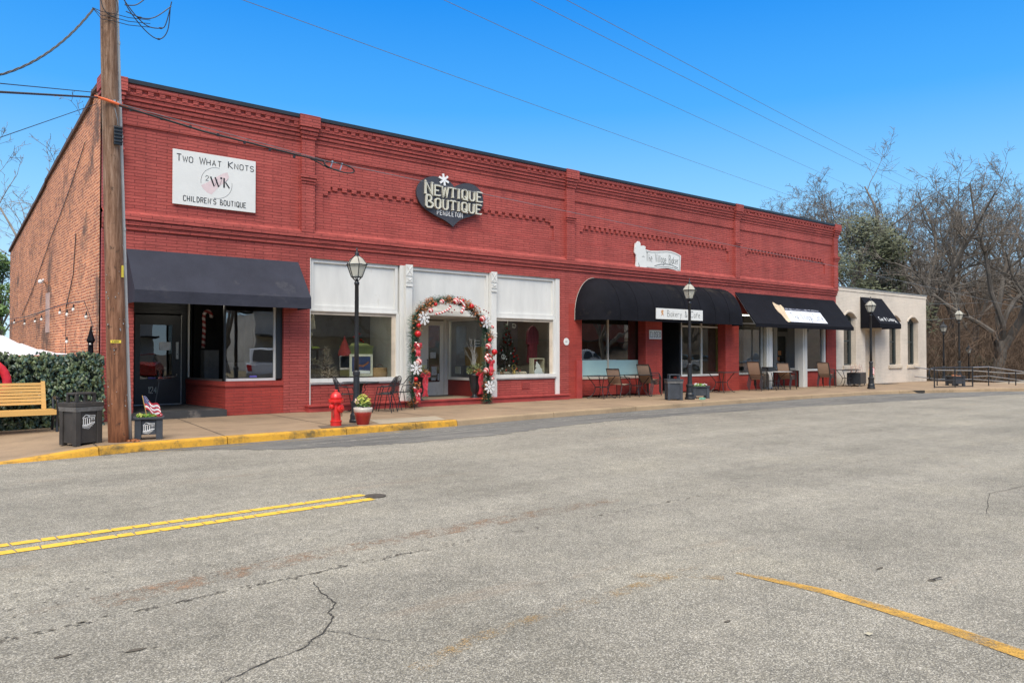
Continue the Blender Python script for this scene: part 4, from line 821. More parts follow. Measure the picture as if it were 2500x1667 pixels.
# ================================================================== street lamps
def lantern_post(name, label, loc, H=3.62, rz=0, roof='glass', sc=1, group='lantern posts along the street'):
    T = thing(name, label, 'street lamp', (0,0,0), group=group); k = H/3.62
    t = MB(); t.lathe([(.145,0),(.145,.05),(.13,.07),(.125,.16),(.105,.20),(.10,.36),(.112,.38),(.112,.43),(.075,.46),(.066,.56),(.062,.95),(.072,.97),(.072,1.04),(.05,1.07)], (0,0,0), 16)
    t.build('base', BLK, T, smooth=False)
    t = MB(); t.lathe([(.048,1.07),(.045,1.6),(.040,2.82*k),(.052,2.83*k),(.052,2.88*k),(.03,2.9*k),(.028,2.95*k)], (0,0,0), 12); t.build('post', BLK, T, smooth=True)
    z0 = 2.985*k; z1 = z0+.245; z2 = z1+.19
    t = MB(); n_ = 6; pt_ = lambda r, z, i: (r*math.cos(R(60*i+15)), r*math.sin(R(60*i+15)), z)
    for i in range(n_):
        t.tube([(0.02*math.cos(R(60*i)),.02*math.sin(R(60*i)),z0-.09),(.055*math.cos(R(60*i+8)),.055*math.sin(R(60*i+8)),z0-.055),pt_(.10,z0-.01,i)], .008, 4)
        t.tube([pt_(.115,z0,i),pt_(.205,z1,i)], .009, 4); t.tube([pt_(.115,z0,i),pt_(.115,z0,i+1)], .009, 4); t.tube([pt_(.222,z1+.005,i),pt_(.222,z1+.005,i+1)], .012, 4)
        t.tube([pt_(.215,z1+.01,i),pt_(.14,z1+.12,i),pt_(.05,z2,i)], .008, 4)
    t.lathe([(.115,z0-.005),(.115,z0+.004)], (0,0,0), 6, R(15)); t.build('lantern_frame', BLK, T)
    t = MB(); t.lathe([(.108,z0+.01),(.198,z1-.005)], (0,0,0), 6, R(15)); t.f = t.f[:-2]; t.m = t.m[:-2]; t.build('panes', LGLASS, T)
    t = MB(); t.lathe([(.212,z1+.008),(.136,z1+.118),(.048,z2)], (0,0,0), 6, R(15)); t.f = t.f[:-2]; t.m = t.m[:-2]; t.build('roof', BLK if roof != 'glass' else LGLASS, T)
    t = MB(); t.lathe([(.05,z2-.005),(.06,z2+.01),(.03,z2+.03),(.05,z2+.055),(.028,z2+.075),(.012,z2+.09),(.018,z2+.12),(.004,z2+.18)], (0,0,0), 10); t.build('finial', BLK, T, smooth=True)
    t = MB(); t.lathe([(.03,z0+.005),(.03,z0+.06),(.02,z0+.08),(.022,z0+.17),(.003,z0+.19)], (0,0,0), 8); t.build('bulb', SIGNW, T, smooth=True)
    T.location = loc; T.rotation_euler = (0,0,rz); T.scale = (sc,sc,sc); return T
lp = lantern_post('street_lamp', 'black lantern post beside the red hydrant, nearest street lamp', (7.47,14.32,0))
dup(lp, (19.28,15.09,0), .3, 'black lantern post before the barrel awning of the bakery', (1.045,)*3)
dup(lp, (30.87,15.09,0), .5, 'black lantern post at the corner of cream building and cafe', (1.04,)*3)
dup(lp, (40.6,15.5,-.05), .2, 'tallest lantern post behind the railing, right of the cream building', (1.045,)*3)
lantern_post('street_lamp', 'lantern post with solid dark roof just beyond the cream building', (44.7,17.85,-.3), 3.62, .2, 'metal', .98)
lantern_post('street_lamp', 'smallest lantern post far off in front of the brown thicket', (56.7,21.05,-1.5), 3.62, .1, 'metal', 1.0)
# ================================================================== utility pole and cables
U = thing('utility_pole', 'tall weathered wooden utility pole leaning left with white conduit', 'utility pole', (2.867,13.57,-.02), world=True)
px_ = lambda z: 2.867-.0295*z
t = MB(); random.seed(2); pts = []; rr = []
for i in range(24): z = -.3+i*.5; pts.append((px_(z)+random.uniform(-.003,.003), 13.57, z)); rr.append(.150-.0045*max(0,z)-.0003*z)
t.tube(pts, rr, 20); t.build('pole_shaft', POLEW, U, smooth=True)
t = MB(); t.tube([(3.055-.0295*z-.012*z*.6,13.66-.005*z,z) for z in (-.01,.6,1.5,3,5,7,9,10.8)], [.036,.036,.036,.034,.034,.033,.033,.033], 8); t.build('conduit', PIPE, U, smooth=True)
t = MB()
for z in (.62,1.83,3.4,4.9,6.4): t.lathe([(.04,z),(.04,z+.05)], (3.055-.0295*z-.0072*z,13.66-.005*z,0), 8)
t.build('conduit_coupling', PIPE, U)
t = MB(); t.obox((px_(1.62)-.03,13.435,1.60),(.15,.012,.045)); t.build('number_tag', YTAG, U)
t = MB(); text(t, '414244', pl_(13.428), F_, px_(1.62)-.085, 1.588, .026, .013, .004, th=.001); t.build('number_tag_digits', INK, U)
t = MB(); t.obox((px_(2.75)+.10,13.46,2.72),(.035,.012,.19), .6); t.build('yellow_tag', YTAG, U)
t = MB(); t.box(px_(4.9)+.01,13.39,4.72,px_(4.9)+.13,13.44,5.02)
for k in range(5): t.box(px_(4.9)+.005,13.375,4.76+k*.055,px_(4.9)+.135,13.39,4.785+k*.055)
t.build('splice_box', BLK, U, bev=.01)
t = MB(); t.tube([(px_(5)+.07,13.41,5.03),(px_(5)+.06,13.40,5.12),(px_(5)+.02,13.41,5.3)], .008, 4); t.build('splice_lead', CABLEL, U)
t = MB()
for q in range(3): t.obox((px_(5.4)-.02+q*.05,13.42,5.40+.012*(q%2)),(.03,.03,.035))
t.build('cable_clamp', ALU, U)
random.seed(12); t = MB()
for i in range(26): z = random.uniform(.5,3.2); a = R(random.uniform(200,330)); t.obox((px_(z)+.149*math.cos(a),13.57+.149*math.sin(a),z),(.012,.012,random.choice((.006,.02))))
t.build('staple', ALU, U)
def cable(name, pts, r, mat, label, sag=0, n=4, group=None, cat='cable'):
    P = []
    for a, b in zip(pts, pts[1:]):
        for i in range(10): s_ = i/10; P.append(tuple(a[c]+(b[c]-a[c])*s_ for c in range(2))+(a[2]+(b[2]-a[2])*s_-sag*4*s_*(1-s_),))
    P.append(pts[-1]); t = MB(); t.tube(P, r, n); return tag(t.build(name, mat), label, cat, group)
GR = 'overhead wires'
cable('overhead_wire', [(3.9,15.2,8.55),(20,21.6,11.0) if False else (74.37,35.5,13.84)], .0075, CABLEL, 'long thin overhead wire starting at the pole top, lowest of four in the sky', .1, group=GR)
cable('overhead_wire', [(6.5,13.9,9.4),(73.34,34.63,16.07)], .0075, CABLEL, 'overhead wire crossing the sky, second from the bottom', .1, group=GR)
cable('overhead_wire', [(8.2,12.6,9.3),(75.48,30.14,15.25)], .0075, CABLEL, 'upper overhead wire, lower one of the close pair', .1, group=GR)
cable('overhead_wire', [(8.8,12.1,9.3),(76.08,29.79,15.68)], .0075, CABLEL, 'topmost overhead wire of the close pair', .1, group=GR)
cable('thick_cable', [(2.80,13.40,5.35),(4.158,13.5,5.201),(6.35,13.5,5.035)], .017, CABLE, 'thick bundled cable running from the pole past the boutique board', .0, 6)
cable('thin_cable', [(2.80,13.39,5.375),(6.466,13.5,5.05),(16,13.5,4.70),(25.165,13.5,4.408),(60,14.5,3.2)], .0065, CABLEL, 'thin grey cable continuing along the facade beyond the looped splice', .0)
t = MB(); 
for q in range(7): t.obox((3.0+q*.46,13.5,5.345-.052*q),(.035,.04,.045))
tag(t.build('cable_clip', CABLE), 'small black clips spaced along the thick bundled cable', 'cable clip')
L_ = thing('cable_loop', 'black oval loop of slack cable hanging at the end of the thick cable', 'cable', (6.6,13.5,5.0), world=True)
t = MB(); lo = [(6.35+.30*(1-math.cos(a))*1.05, 13.5+.02*math.sin(a*2), 5.0-.02*(1-math.cos(a))*1.4+.075*math.sin(a)) for a in [2*math.pi*i/20 for i in range(20)]]; t.tube(lo, .014, 6, close=True)
t.tube([(6.0,13.5,5.07),(6.2,13.5,5.01),(6.42,13.5,4.93),(6.65,13.5,4.915)], .013, 5); t.build('loop', CABLE, L_)
t = MB(); t.tube([(6.52,13.5,5.05),(6.48,13.5,4.93)], .012, 5); t.tube([(6.72,13.5,5.04),(6.68,13.5,4.92)], .012, 5); t.lathe([(.02,5.045),(.02,5.075)], (6.52,13.5,0), 8); t.lathe([(.02,5.035),(.02,5.06)], (6.72,13.5,0), 8); t.build('spacer', STEEL, L_)
cable('orange_sleeve', [(2.45,13.42,5.43),(2.62,13.41,5.405),(2.80,13.41,5.37),(2.93,13.42,5.345)], .022, ORNG, 'orange plastic sleeve on the cable where it crosses the pole', 0, 8, cat='cable sleeve')
GL = 'cables running off to the left of the pole'
cable('side_cable', [(-2.0,8.9,4.05),(.97,10.72,4.46),(2.5,13.42,5.42)], .014, CABLE, 'thick black cable reaching the pole at the orange sleeve', .0, 6, GL)
cable('side_cable', [(-2.0,8.9,4.2),(.97,10.72,4.56),(2.5,13.44,5.50)], .007, CABLE, 'thin black cable just above the thick one left of the pole', .0, 4, GL)
cable('side_cable', [(-2.0,8.9,3.5),(.98,10.73,3.93),(2.5,13.45,5.33)], .006, CABLE, 'thin cable rising steeply to the pole across the lower left sky', .0, 4, GL)
t = MB(); random.seed(8)
for ph in (0, 2.1, 4.2):
    P = []
    for i in range(46):
        s_ = i/45; q = (.97+(2.443-.97)*s_-.6*(1-s_)*0, 10.72+(13.5-10.72)*s_, 4.66+(6.83-4.66)*s_-.16*4*s_*(1-s_)); P.append((q[0]+.010*math.cos(s_*30+ph), q[1]+.010*math.sin(s_*30+ph), q[2]+.010*math.sin(s_*30+ph)))
    t.tube(P, .0075, 4)
for z in (6.80,6.74,6.68): t.tube([(2.42,13.46,6.83),(2.55,13.45,z),(2.72,13.44,z+.01),(2.95,13.5,z+.03),(3.3,13.6,z+.12)], .006, 4)
tag(t.build('twisted_service_cable', CABLE), 'twisted black service cable sloping down to the upper left edge', 'cable', GL)
t = MB()
for P in ([(2.86,13.5,7.25),(2.93,13.5,7.0),(3.2,13.55,6.72),(3.42,13.55,6.62),(3.56,13.55,6.80),(3.60,13.55,7.2)], [(2.88,13.5,7.1),(3.05,13.5,6.9),(3.25,13.55,6.79),(3.45,13.55,6.81),(3.53,13.55,6.9),(3.62,13.55,7.3)], [(2.9,13.45,6.9),(3.15,13.5,6.88),(3.35,13.5,6.95),(3.6,13.5,7.2)], [(2.88,13.45,7.0),(3.05,13.45,7.05),(3.2,13.4,7.2)], [(2.75,13.40,7.05),(2.77,13.38,6.86),(2.70,13.38,6.74),(2.58,13.38,6.80),(2.53,13.40,6.98),(2.6,13.40,7.1)]):
    t.tube(spl(P, 6, False), .0085, 5)
for c in ((3.42,13.55,6.62),(3.45,13.55,6.81),(3.12,13.5,6.88)): t.lathe([(.005,-.03),(.016,-.015),(.016,.015),(.005,.03)], c, 6, axis=Matrix.Rotation(R(80),4,'Y'))
tag(t.build('drip_loop', CABLE), 'black looping wires beside the top of the pole', 'cable')
for i, (a, b, lb) in enumerate((((56,31.7,6.9),(69,22.5,7.9),'pale wire crossing the trees right of the building, highest of three'),((44,20,4.35),(69,21.4,6.0),'pale wire sloping up to the right across the bare trees'),((44,20,3.3),(69,21.5,5.3),'lowest pale wire in front of the thicket'))): cable('overhead_wire', [a, b], .012, STEEL, lb, .35, 4, GR)
# side wall fittings
cable('wall_cable', [(3.40,19.6,6.2),(3.40,24.2,4.6),(3.40,30,2.7)], .010, CABLE, 'dark cable sagging diagonally across the bare brick side wall', .1)
cable('wall_cable', [(3.40,20.6,4.25),(3.40,20.9,3.3),(3.40,21.8,2.55)], .012, CABLE, 'thin dark cable dropping down the bare brick side wall')
t = MB(); t.box(3.40,22.6,1.62,3.42,24.2,2.3); t.box(3.395,22.9,2.3,3.42,23.9,3.1) ; 
t = MB(); t.box(3.405,24.4,2.0,3.42,25.1,3.1); tag(t.build('wall_patch', M('faded_pink_render', (.50,.33,.27), .8, ns=6)), 'tall pale pink patch on the brick side wall', 'patch')
t = MB(); t.tube([(3.40,25.3,3.42),(3.25,24.5,3.42),(3.2,24.0,3.40)], .025, 6); t.ball((3.25,24.9,3.42), .06, 8); tag(t.build('wall_bracket', WHITE2, smooth=True), 'small white fitting sticking out of the brick side wall', 'bracket')
SL = thing('string_lights', 'string of small hanging bulbs along the brick side wall', 'string lights', (3.3,18,2), world=True)
P = [(3.3,33,2.65),(3.3,28,2.56),(3.3,24,2.60),(3.3,21.2,2.62),(3.3,18.97,2.56)]; t = MB(); t.tube(P, .012, 4); t.tube([(3.3,33,2.45),(3.3,28,2.48),(3.3,24.5,2.58)], .01, 4); t.tube([(3.3,18.97,2.56),(3.3,18.4,2.25),(3.3,18.0,1.95)], .008, 4); t.tube([(3.32,21.3,2.6),(3.32,21.3,1.3)], .01, 4); t.build('wire', CABLE, SL)
for y, z in ((31,2.62),(28.4,2.5),(26.2,2.5),(25,2.52),(22,2.58),(21,2.5),(20.2,2.58),(18.7,2.35),(18.15,2.02),(21,1.85)):
    t = MB(); t.lathe([(.012,-.03),(.018,-.09),(.03,-.11)], (3.3,y,z), 6); q = t.build('socket', CABLE, SL); t = MB(); t.ball((3.3,y,z-.15), .038, 8, 1.2); t.build('bulb', M('clear_bulb', (.7,.68,.62), .15, bst=0) if 'clear_bulb' not in bpy.data.materials else bpy.data.materials['clear_bulb'], SL, smooth=True)
# ================================================================== street furniture
rot = lambda a: Matrix.Rotation(a, 4, 'Z')
def emblem(mb, w_, z0, y):
    """white line drawing of a columned building over a scroll; local x centred"""
    f = lambda u, v: (u*w_, y, z0+v*w_)
    ribbon(mb, [(-.5,.62),(-.22,.88),(.1,.74)], .035*w_/w_, lambda u, v: f(u, v), F_, .003); ribbon(mb, [(-.46,.60),(.1,.70),(.5,.68)], .04, f, F_, .003, .001); ribbon(mb, [(-.22,.88),(.25,.80),(.5,.82),(.5,.70)], .03, f, F_, .003, .002)
    for u, a in ((-.42,.13),(-.27,.12),(-.10,.12),(.08,.13)): ribbon(mb, [(u,a),(u,.6)], .055, f, F_, .003)
    for u in (.22,.34,.46):
        ribbon(mb, [(u,.45),(u,.64)], .035, f, F_, .003); ribbon(mb, [(u,.28),(u,.36)], .035, f, F_, .003)
    ribbon(mb, [(-.5,.08),(-.1,.10),(.2,.22),(.5,.24)], .07, f, F_, .003, .001); ribbon(mb, [(-.5,-.0),(-.15,.0),(.1,.08),(.4,.12)], .045, f, F_, .003)
    ribbon(mb, [(-.5,-.08),(-.1,-.10),(.1,-.02),(.3,.02)], .03, f, F_, .003); ribbon(mb, [(-.4,-.14),(.0,-.20),(.15,-.08)], .02, f, F_, .003)
def bin_(label, loc, rz, mat, W=.46, sc=1, emb=True):
    T = thing('litter_bin', label, 'litter bin', (0,0,0)); h = W/2; t = MB(); a = h*.93
    for x, y in ((-1,-1),(1,-1),(1,1),(-1,1)): t.obox((x*(a-.035),y*(a-.035),.27),(.085,.085,.54))
    for q in range(4):
        c = [(0,-a+.03),(a-.03,0),(0,a-.03),(-a+.03,0)][q]; t.obox((*c,.285),((2*a-.15,.03,.50) if q % 2 == 0 else (.03,2*a-.15,.50)))
    t.build('body', mat, T, bev=.006)
    t = MB(); t.add([(-h*.98,-h*.98,.53),(h*.98,-h*.98,.53),(h*.98,h*.98,.53),(-h*.98,h*.98,.53),(-h*1.02,-h*1.02,.60),(h*1.02,-h*1.02,.60),(h*1.02,h*1.02,.60),(-h*1.02,h*1.02,.60)],[(0,1,5,4),(1,2,6,5),(2,3,7,6),(3,0,4,7),(0,3,2,1),(4,5,6,7)]); t.build('bin_liner', BAG, T)
    t = MB(); t.obox((0,0,.635),(W*1.04,W*1.04,.06)); t.obox((0,0,.669),(W*.55,W*.3,.006)); t.build('lid', mat, T, bev=.006)
    t = MB()
    for x, y in ((-1,-1),(1,-1),(1,1),(-1,1)): t.obox((x*h*.62,y*h*.5,.725),(.045,.045,.12))
    wall_ = [(0,-h*.5,W*.70,.06),(0,h*.5,W*.70,.06)]
    for x, y, a_, b_ in wall_: t.obox((x,y,.802),(a_,b_,.03))
    for x in (-1, 1): t.obox((x*h*.62,0,.802),(.07,h-.06,.03))
    t.build('hood', mat, T, bev=.004)
    if emb: t = MB(); emblem(t, .20, .30, -a+.012); t.build('building_emblem', WHITE2, T)
    T.location = loc; T.rotation_euler = (0,0,rz); T.scale = (sc,)*3; return T
bin_('brown black litter bin with white building emblem beside the wooden pole', (2.36,13.72,-.02), R(22), BIN, .45)
bin_('dark grey litter bin in front of the bakery by the lantern post', (18.74,15.28,0), R(-38), BINB, .50, .96, False)
def bush(mb, c, rad, n_, s_, hk=1., seed=1, up=.0):
    rnd = random.Random(seed)
    for i in range(n_):
        u = Vector((rnd.gauss(0,1),rnd.gauss(0,1),rnd.gauss(0,1))).normalized()*rnd.random()**.4; p = Vector(c)+Vector((u.x*rad,u.y*rad,abs(u.z)*rad*hk if up else u.z*rad*hk))
        a = Vector((rnd.uniform(-1,1),rnd.uniform(-1,1),rnd.uniform(-.6,1))).normalized(); b = a.orthogonal().normalized(); q = s_*rnd.uniform(.6,1.4)
        mb.add([p-b*q*.4, p+a*q, p+b*q*.4, p-a*q*.5], [(0,1,2,3)])
def flagmesh(T, base, tip, sz, lean):
    t = MB(); t.tube([base, tip], .006, 5); fl = t.build('flag_stick', WOODY, T)
    A_ = Vector(tip)-Vector((0,0,.01)); d = (Vector(tip)-Vector(base)).normalized()
    st, bl = MB(), MB(); P = lambda u, v: A_ - d*(v*sz) + Vector((lean[0]*u*sz*1.5, lean[1]*u*sz*1.5, -.75*u*sz+.03*math.sin(u*9)))+Vector((0,.02*math.sin(u*8+v*2),0))
    for i in range(7):
        for k in range(8):
            if i < 4 and k < 3: continue
            v0, v1, u0, u1 = i/7, (i+1)/7, k/8, (k+1)/8; st.mi = i % 2; st.quad(P(u0,v0),P(u1,v0),P(u1,v1),P(u0,v1))
    for i in range(4):
        for k in range(3): bl.quad(P(k/8,i/7),P((k+1)/8,i/7),P((k+1)/8,(i+1)/7),P(k/8,(i+1)/7))
    st.build('flag_stripes', [RIB2, WHITE2], T); bl.build('flag_canton', BLUE, T)
    s_ = MB()
    for i in range(6):
        for k in range(6):
            q = P((k+.5+.25*(i%2))/16, (i+.5)/10.5)+Vector((0,-.004,0)); s_.obox(tuple(q), (.006,.002,.006))
    s_.build('flag_stars', WHITE2, T)
RIB2 = M('flag_red', (.50,.03,.05), .7, bst=0); BLUE = M('flag_blue', (.03,.035,.16), .7, bst=0); SOIL = M('dark_soil', (.03,.022,.015), .95)
def planter(label, loc, rz, L_, W_, H_, emb, sc=1):
    T = thing('planter_box', label, 'planter', (0,0,0)); t = MB()
    for x, y in ((-1,-1),(1,-1),(1,1),(-1,1)): t.obox((x*(L_/2-.05),y*(W_/2-.05),H_/2),(.10,.10,H_))
    t.obox((0,-W_/2+.04,H_/2+.03),(L_-.2,.03,H_-.1)); t.obox((0,W_/2-.04,H_/2+.03),(L_-.2,.03,H_-.1)); t.obox((-L_/2+.04,0,H_/2+.03),(.03,W_-.2,H_-.1)); t.obox((L_/2-.04,0,H_/2+.03),(.03,W_-.2,H_-.1))
    t.build('box', BINB, T, bev=.006)
    t = MB(); h = H_+.015; o = .012
    for c, s_ in (((0,-W_/2,h),(L_+.03,.05,.035)),((0,W_/2,h),(L_+.03,.05,.035)),((-L_/2,0,h),(.05,W_-.05,.035)),((L_/2,0,h),(.05,W_-.05,.035))): t.obox(c, s_)
    t.build('rim', BINB, T, bev=.004)
    t = MB(); t.obox((0,0,H_-.03),(L_-.08,W_-.08,.04)); t.build('soil', SOIL, T)
    if emb: t = MB(); emblem(t, .17, .13, -W_/2+.018); t.build('building_emblem', WHITE2, T)
    return T
T = planter('dark planter box with building emblem, small flags and green plants by the pole', (0,0,0), 0, .42, .36, .335, True)
t = MB(); bush(t, (0,0,.34), .15, 230, .035, .5, 3, 1); bush(t, (-.12,-.08,.36), .08, 60, .03, .8, 5, 1); t.build('foliage', LEAFG, T)
t = MB(); bush(t, (-.13,-.1,.37), .07, 30, .03, .8, 4, 1); bush(t, (.08,-.1,.37), .06, 16, .025, .8, 9, 1); t.build('yellow_flowers', LEAFY, T); t = MB(); bush(t, (.16,-.08,.39), .045, 22, .03, 1, 6); t.build('pink_flower', RIB, T)
flagmesh(T, (-.02,-.05,.33), (-.10,-.05,.72), .23, (.75,.1)); t = MB(); t.tube([(.04,0,.33),(.10,.03,.62),(.15,.05,.92),(.13,.05,.97),(.2,.05,.98),(.26,.05,.99),(.27,.05,1.02),(.25,.05,1.02)], .004, 4); t.build('hook_rod', BLK, T)
T.location = (3.36,13.74,0); T.rotation_euler = (0,0,R(-14))
T = planter('low dark planter box with pale flowers before the bakery', (0,0,0), 0, .52, .42, .36, False)
t = MB(); bush(t, (0,0,.37), .2, 260, .035, .5, 13, 1); t.build('foliage', LEAFG, T); t = MB(); bush(t, (-.12,-.05,.43), .1, 30, .025, .5, 14, 1); bush(t, (.1,-.1,.42), .1, 22, .025, .5, 15, 1); t.build('white_flowers', WHITE2, T)
T.location = (20.12,15.35,0); T.rotation_euler = (0,0,R(-40))
T = planter('square dark planter box behind the black railing at the corner', (0,0,0), 0, .56, .5, .42, False, 1)
t = MB(); bush(t, (0,0,.42), .2, 60, .06, .5, 16, 1); t.build('foliage', BRONZE, T); T.location = (37.0,14.3,0); T.rotation_euler = (0,0,R(-30)); T.scale = (1.05,1.05,.95)
# hydrant
T = thing('fire_hydrant', 'bright red fire hydrant beside the kerb', 'fire hydrant', (0,0,0)); AX = lambda a, b='Y': Matrix.Rotation(R(a),4,b)
t = MB(); t.lathe([(.105,0),(.105,.075),(.112,.08),(.112,.10),(.092,.11),(.088,.40),(.10,.42),(.10,.44)], (0,0,0), 20); t.build('barrel', HYD, T, smooth=True).modifiers.new('e','EDGE_SPLIT')
t = MB(); t.lathe([(.14,.455),(.142,.475),(.142,.50),(.12,.505)], (0,0,0), 20); t.lathe([(.105,.44),(.14,.455)], (0,0,0), 20)
for i in range(8): a = R(45*i+10); t.lathe([(.014,.44),(.014,.512)], (.128*math.cos(a),.128*math.sin(a),0), 6)
t.build('flange', HYD, T)
t = MB(); t.lathe([(.118,.505),(.112,.55),(.095,.60),(.06,.635),(.032,.642),(.03,.66),(.034,.662),(.034,.685)], (0,0,0), 20); t.build('bonnet', HYD, T, smooth=True)
for i, (a, r_, l_) in enumerate(((R(205),.047,.155),(R(25),.047,.155),(R(-68),.075,.145))):
    z = .33 if i < 2 else .29; m_ = rot(a) @ AX(90); t = MB(); t.lathe([(r_*.8,.06),(r_*.8,l_*.72),(r_,l_*.74),(r_,l_*.98),(r_*.75,l_*1.02),(r_*.35,l_*1.03),(r_*.32,l_*1.18),(.001,l_*1.18)], (0,0,z+.04), 14, axis=m_); t.build('nozzle_cap', HYD, T)
for a in (R(215), R(12)):
    t = MB(); c = Vector((math.cos(a),math.sin(a),0)); P = [c*.12+Vector((0,0,.34)), c*.135+Vector((0,-.01,.24)), c*.13+Vector((0,-.02,.17)), c*.12+Vector((0,-.03,.22)), c*.11+Vector((0,-.03,.28))]; t.tube(spl([tuple(p) for p in P], 5, False), .006, 4); t.build('chain', M('rusty_chain', (.22,.05,.03), .7, bst=0) if 'rusty_chain' not in bpy.data.materials else bpy.data.materials['rusty_chain'], T)
T.location = (6.80,13.88,0); T.scale = (1.02,1.02,1.03)
# glazed pot
def pot():
    T = thing('glazed_pot', 'red and white glazed pot with a yellow green shrub beside the lantern post', 'plant pot', (0,0,0)); t = MB(); n_ = 32; prof = [(.118,0),(.125,.02),(.15,.12),(.172,.22),(.186,.30),(.19,.335),(.178,.34),(.165,.30)]
    for r_, z in prof:
        for k in range(n_): a = 2*math.pi*k/n_; q = r_*(1-.025*(k % 2)*(z < .25)); t.v.append((q*math.cos(a),q*math.sin(a),z))
    for i in range(len(prof)-1):
        for k in range(n_): t.f.append((i*n_+k,i*n_+(k+1)%n_,(i+1)*n_+(k+1)%n_,(i+1)*n_+k)); t.m.append(0)
    t.f.append(tuple(7*n_+k for k in range(n_))); t.m.append(0)
    m, tt, p = nodes('red_white_glaze'); tc = N(tt,'TexCoord'); sx = N(tt,'SeparateXYZ'); tt.links.new(tc.outputs['Object'], sx.inputs[0]); nn = noise(tt, tc.outputs['Object'], 30, 4, .7)
    tt.links.new(ramp(tt, math_(tt,'ADD',sx.outputs[2],math_(tt,'MULTIPLY',nn.outputs[0],.05)), [(.2,(.25,.018,.016)),(.265,(.36,.04,.03)),(.30,(.52,.46,.40)),(.34,(.58,.53,.47))]), p.inputs['Base Color']); p.inputs['Roughness'].default_value = .25
    t.build('pot', m, T, smooth=True)
    t = MB(); bush(t, (0,0,.36), .15, 330, .033, 1.3, 21, 1); t.build('foliage', M('mid_green_leaf', (.10,.17,.03), .5, ns=20, amt=.5, bst=0), T)
    t = MB(); bush(t, (.0,0,.42), .15, 190, .032, 1.2, 22, 1); t.build('variegated_leaves', LEAFY, T); t = MB(); bush(t, (-.15,-.05,.47), .06, 22, .03, 1, 23); t.build('pale_blossoms', M('pale_pink', (.6,.42,.32), .6, bst=0), T)
    t = MB(); rnd = random.Random(4)
    for i in range(12): a = rnd.random()*6.28; t.tube([(0,0,.3),(.06*math.cos(a),.06*math.sin(a),.45),(.13*math.cos(a),.13*math.sin(a),rnd.uniform(.5,.66))], .003, 3)
    t.build('stems', TWIG, T); return T
T = pot(); T.location = (7.36,13.83,0)
# bench
T = thing('wooden_bench', 'yellow varnished slatted bench in front of the ivy hedge', 'bench', (0,16.4,-.04), world=True); zb_ = -.04; x0, x1 = .1, 2.24
for i in range(7): t = MB(); z = .50+i*.058; y = 16.50+i*.016; t.add([(x0,y,z-.023),(x1-.05,y,z-.023),(x1-.05,y+.02,z-.023),(x0,y+.02,z-.023),(x0,y+.008,z+.023),(x1-.05,y+.008,z+.023),(x1-.05,y+.028,z+.023),(x0,y+.028,z+.023)],[(0,3,2,1),(4,5,6,7),(0,1,5,4),(1,2,6,5),(2,3,7,6),(3,0,4,7)]); t.build('back_slat', WOODY, T)
for x in (x0-.02, x1-.05): t = MB(); t.add([(x,16.485,.40),(x+.075,16.485,.40),(x+.075,16.525,.40),(x,16.525,.40),(x,16.60,.90),(x+.065,16.60,.90),(x+.065,16.635,.90),(x,16.635,.90)],[(0,3,2,1),(4,5,6,7),(0,1,5,4),(1,2,6,5),(2,3,7,6),(3,0,4,7)]); t.build('back_post', WOODY, T)
for i in range(6): t = MB(); t.box(x0-.02,16.03+i*.078,.365,x1+.12,16.095+i*.078,.395); t.build('seat_slat', WOODY, T)
t = MB(); t.box(x0-.02,16.0,.31,x1+.12,16.028,.40); t.build('front_rail', WOODY, T)
for x in (.2, 2.38):
    t = MB(); t.tube(spl([(x,16.05,zb_),(x,16.07,.15),(x,16.04,.36),(x,16.02,.52),(x,16.06,.60),(x,16.2,.62),(x,16.45,.61)], 4, False), .026, 6); t.tube([(x,16.62,zb_),(x,16.52,.2),(x,16.50,.36),(x,16.56,.62)], .024, 6); t.tube([(x,16.04,.36),(x,16.5,.36)], .022, 6); t.box(x-.03,16.02,zb_,x+.03,16.12,zb_+.02); t.box(x-.035,16.0,.585,x+.035,16.3,.62); t.build('side_frame', BLK, T)
t = MB(); t.tube([(.2,16.5,.35),(2.38,16.5,.35)], .015, 5); t.tube([(.2,16.1,.34),(2.38,16.1,.34)], .015, 5); t.build('cross_bar', BLK, T)
# ivy hedge on a frame
Hd = thing('ivy_hedge', 'hedge panel of dense green ivy leaves left of the building', 'hedge', (1,17,-.1), world=True)
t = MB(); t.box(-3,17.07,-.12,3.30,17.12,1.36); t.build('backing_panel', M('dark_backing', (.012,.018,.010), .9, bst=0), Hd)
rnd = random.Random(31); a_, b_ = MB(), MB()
for i in range(9500):
    x = rnd.uniform(-3,3.31); z = rnd.uniform(-.10,1.40)+(.03*math.sin(x*9)+.02*rnd.random()); y = 17.06-rnd.random()*.16-.03*math.sin(x*5+z*7); s_ = rnd.uniform(.034,.068)
    dn = Vector((rnd.gauss(0,.55),-1,rnd.gauss(.25,.5))).normalized(); dw = Vector((rnd.gauss(0,.6),rnd.gauss(0,.3),-1)); dw = (dw-dn*dw.dot(dn)).normalized(); sd_ = dn.cross(dw); p = Vector((x,y,z)); m_ = (a_ if rnd.random() < .6 else b_)
    m_.add([p-dw*s_*.7, p-sd_*s_*.62-dw*s_*.15+dn*-.006, p+dw*s_, p+sd_*s_*.62-dw*s_*.15+dn*-.006, p+dn*.008], [(0,1,4),(1,2,4),(2,3,4),(3,0,4)])
a_.build('leaves', IVY, Hd); b_.build('dark_leaves', IVYD, Hd)  # second, darker ivy tone mixed in at random
t = MB(); bush(t, (2.62,16.88,-.02), .18, 120, .03, .25, 77, 1); bush(t, (2.9,16.9,-.02), .12, 50, .03, .25, 78, 1); tag(t.build('ground_weeds', LEAFG), 'small bright green weeds at the foot of the hedge', 'weeds')
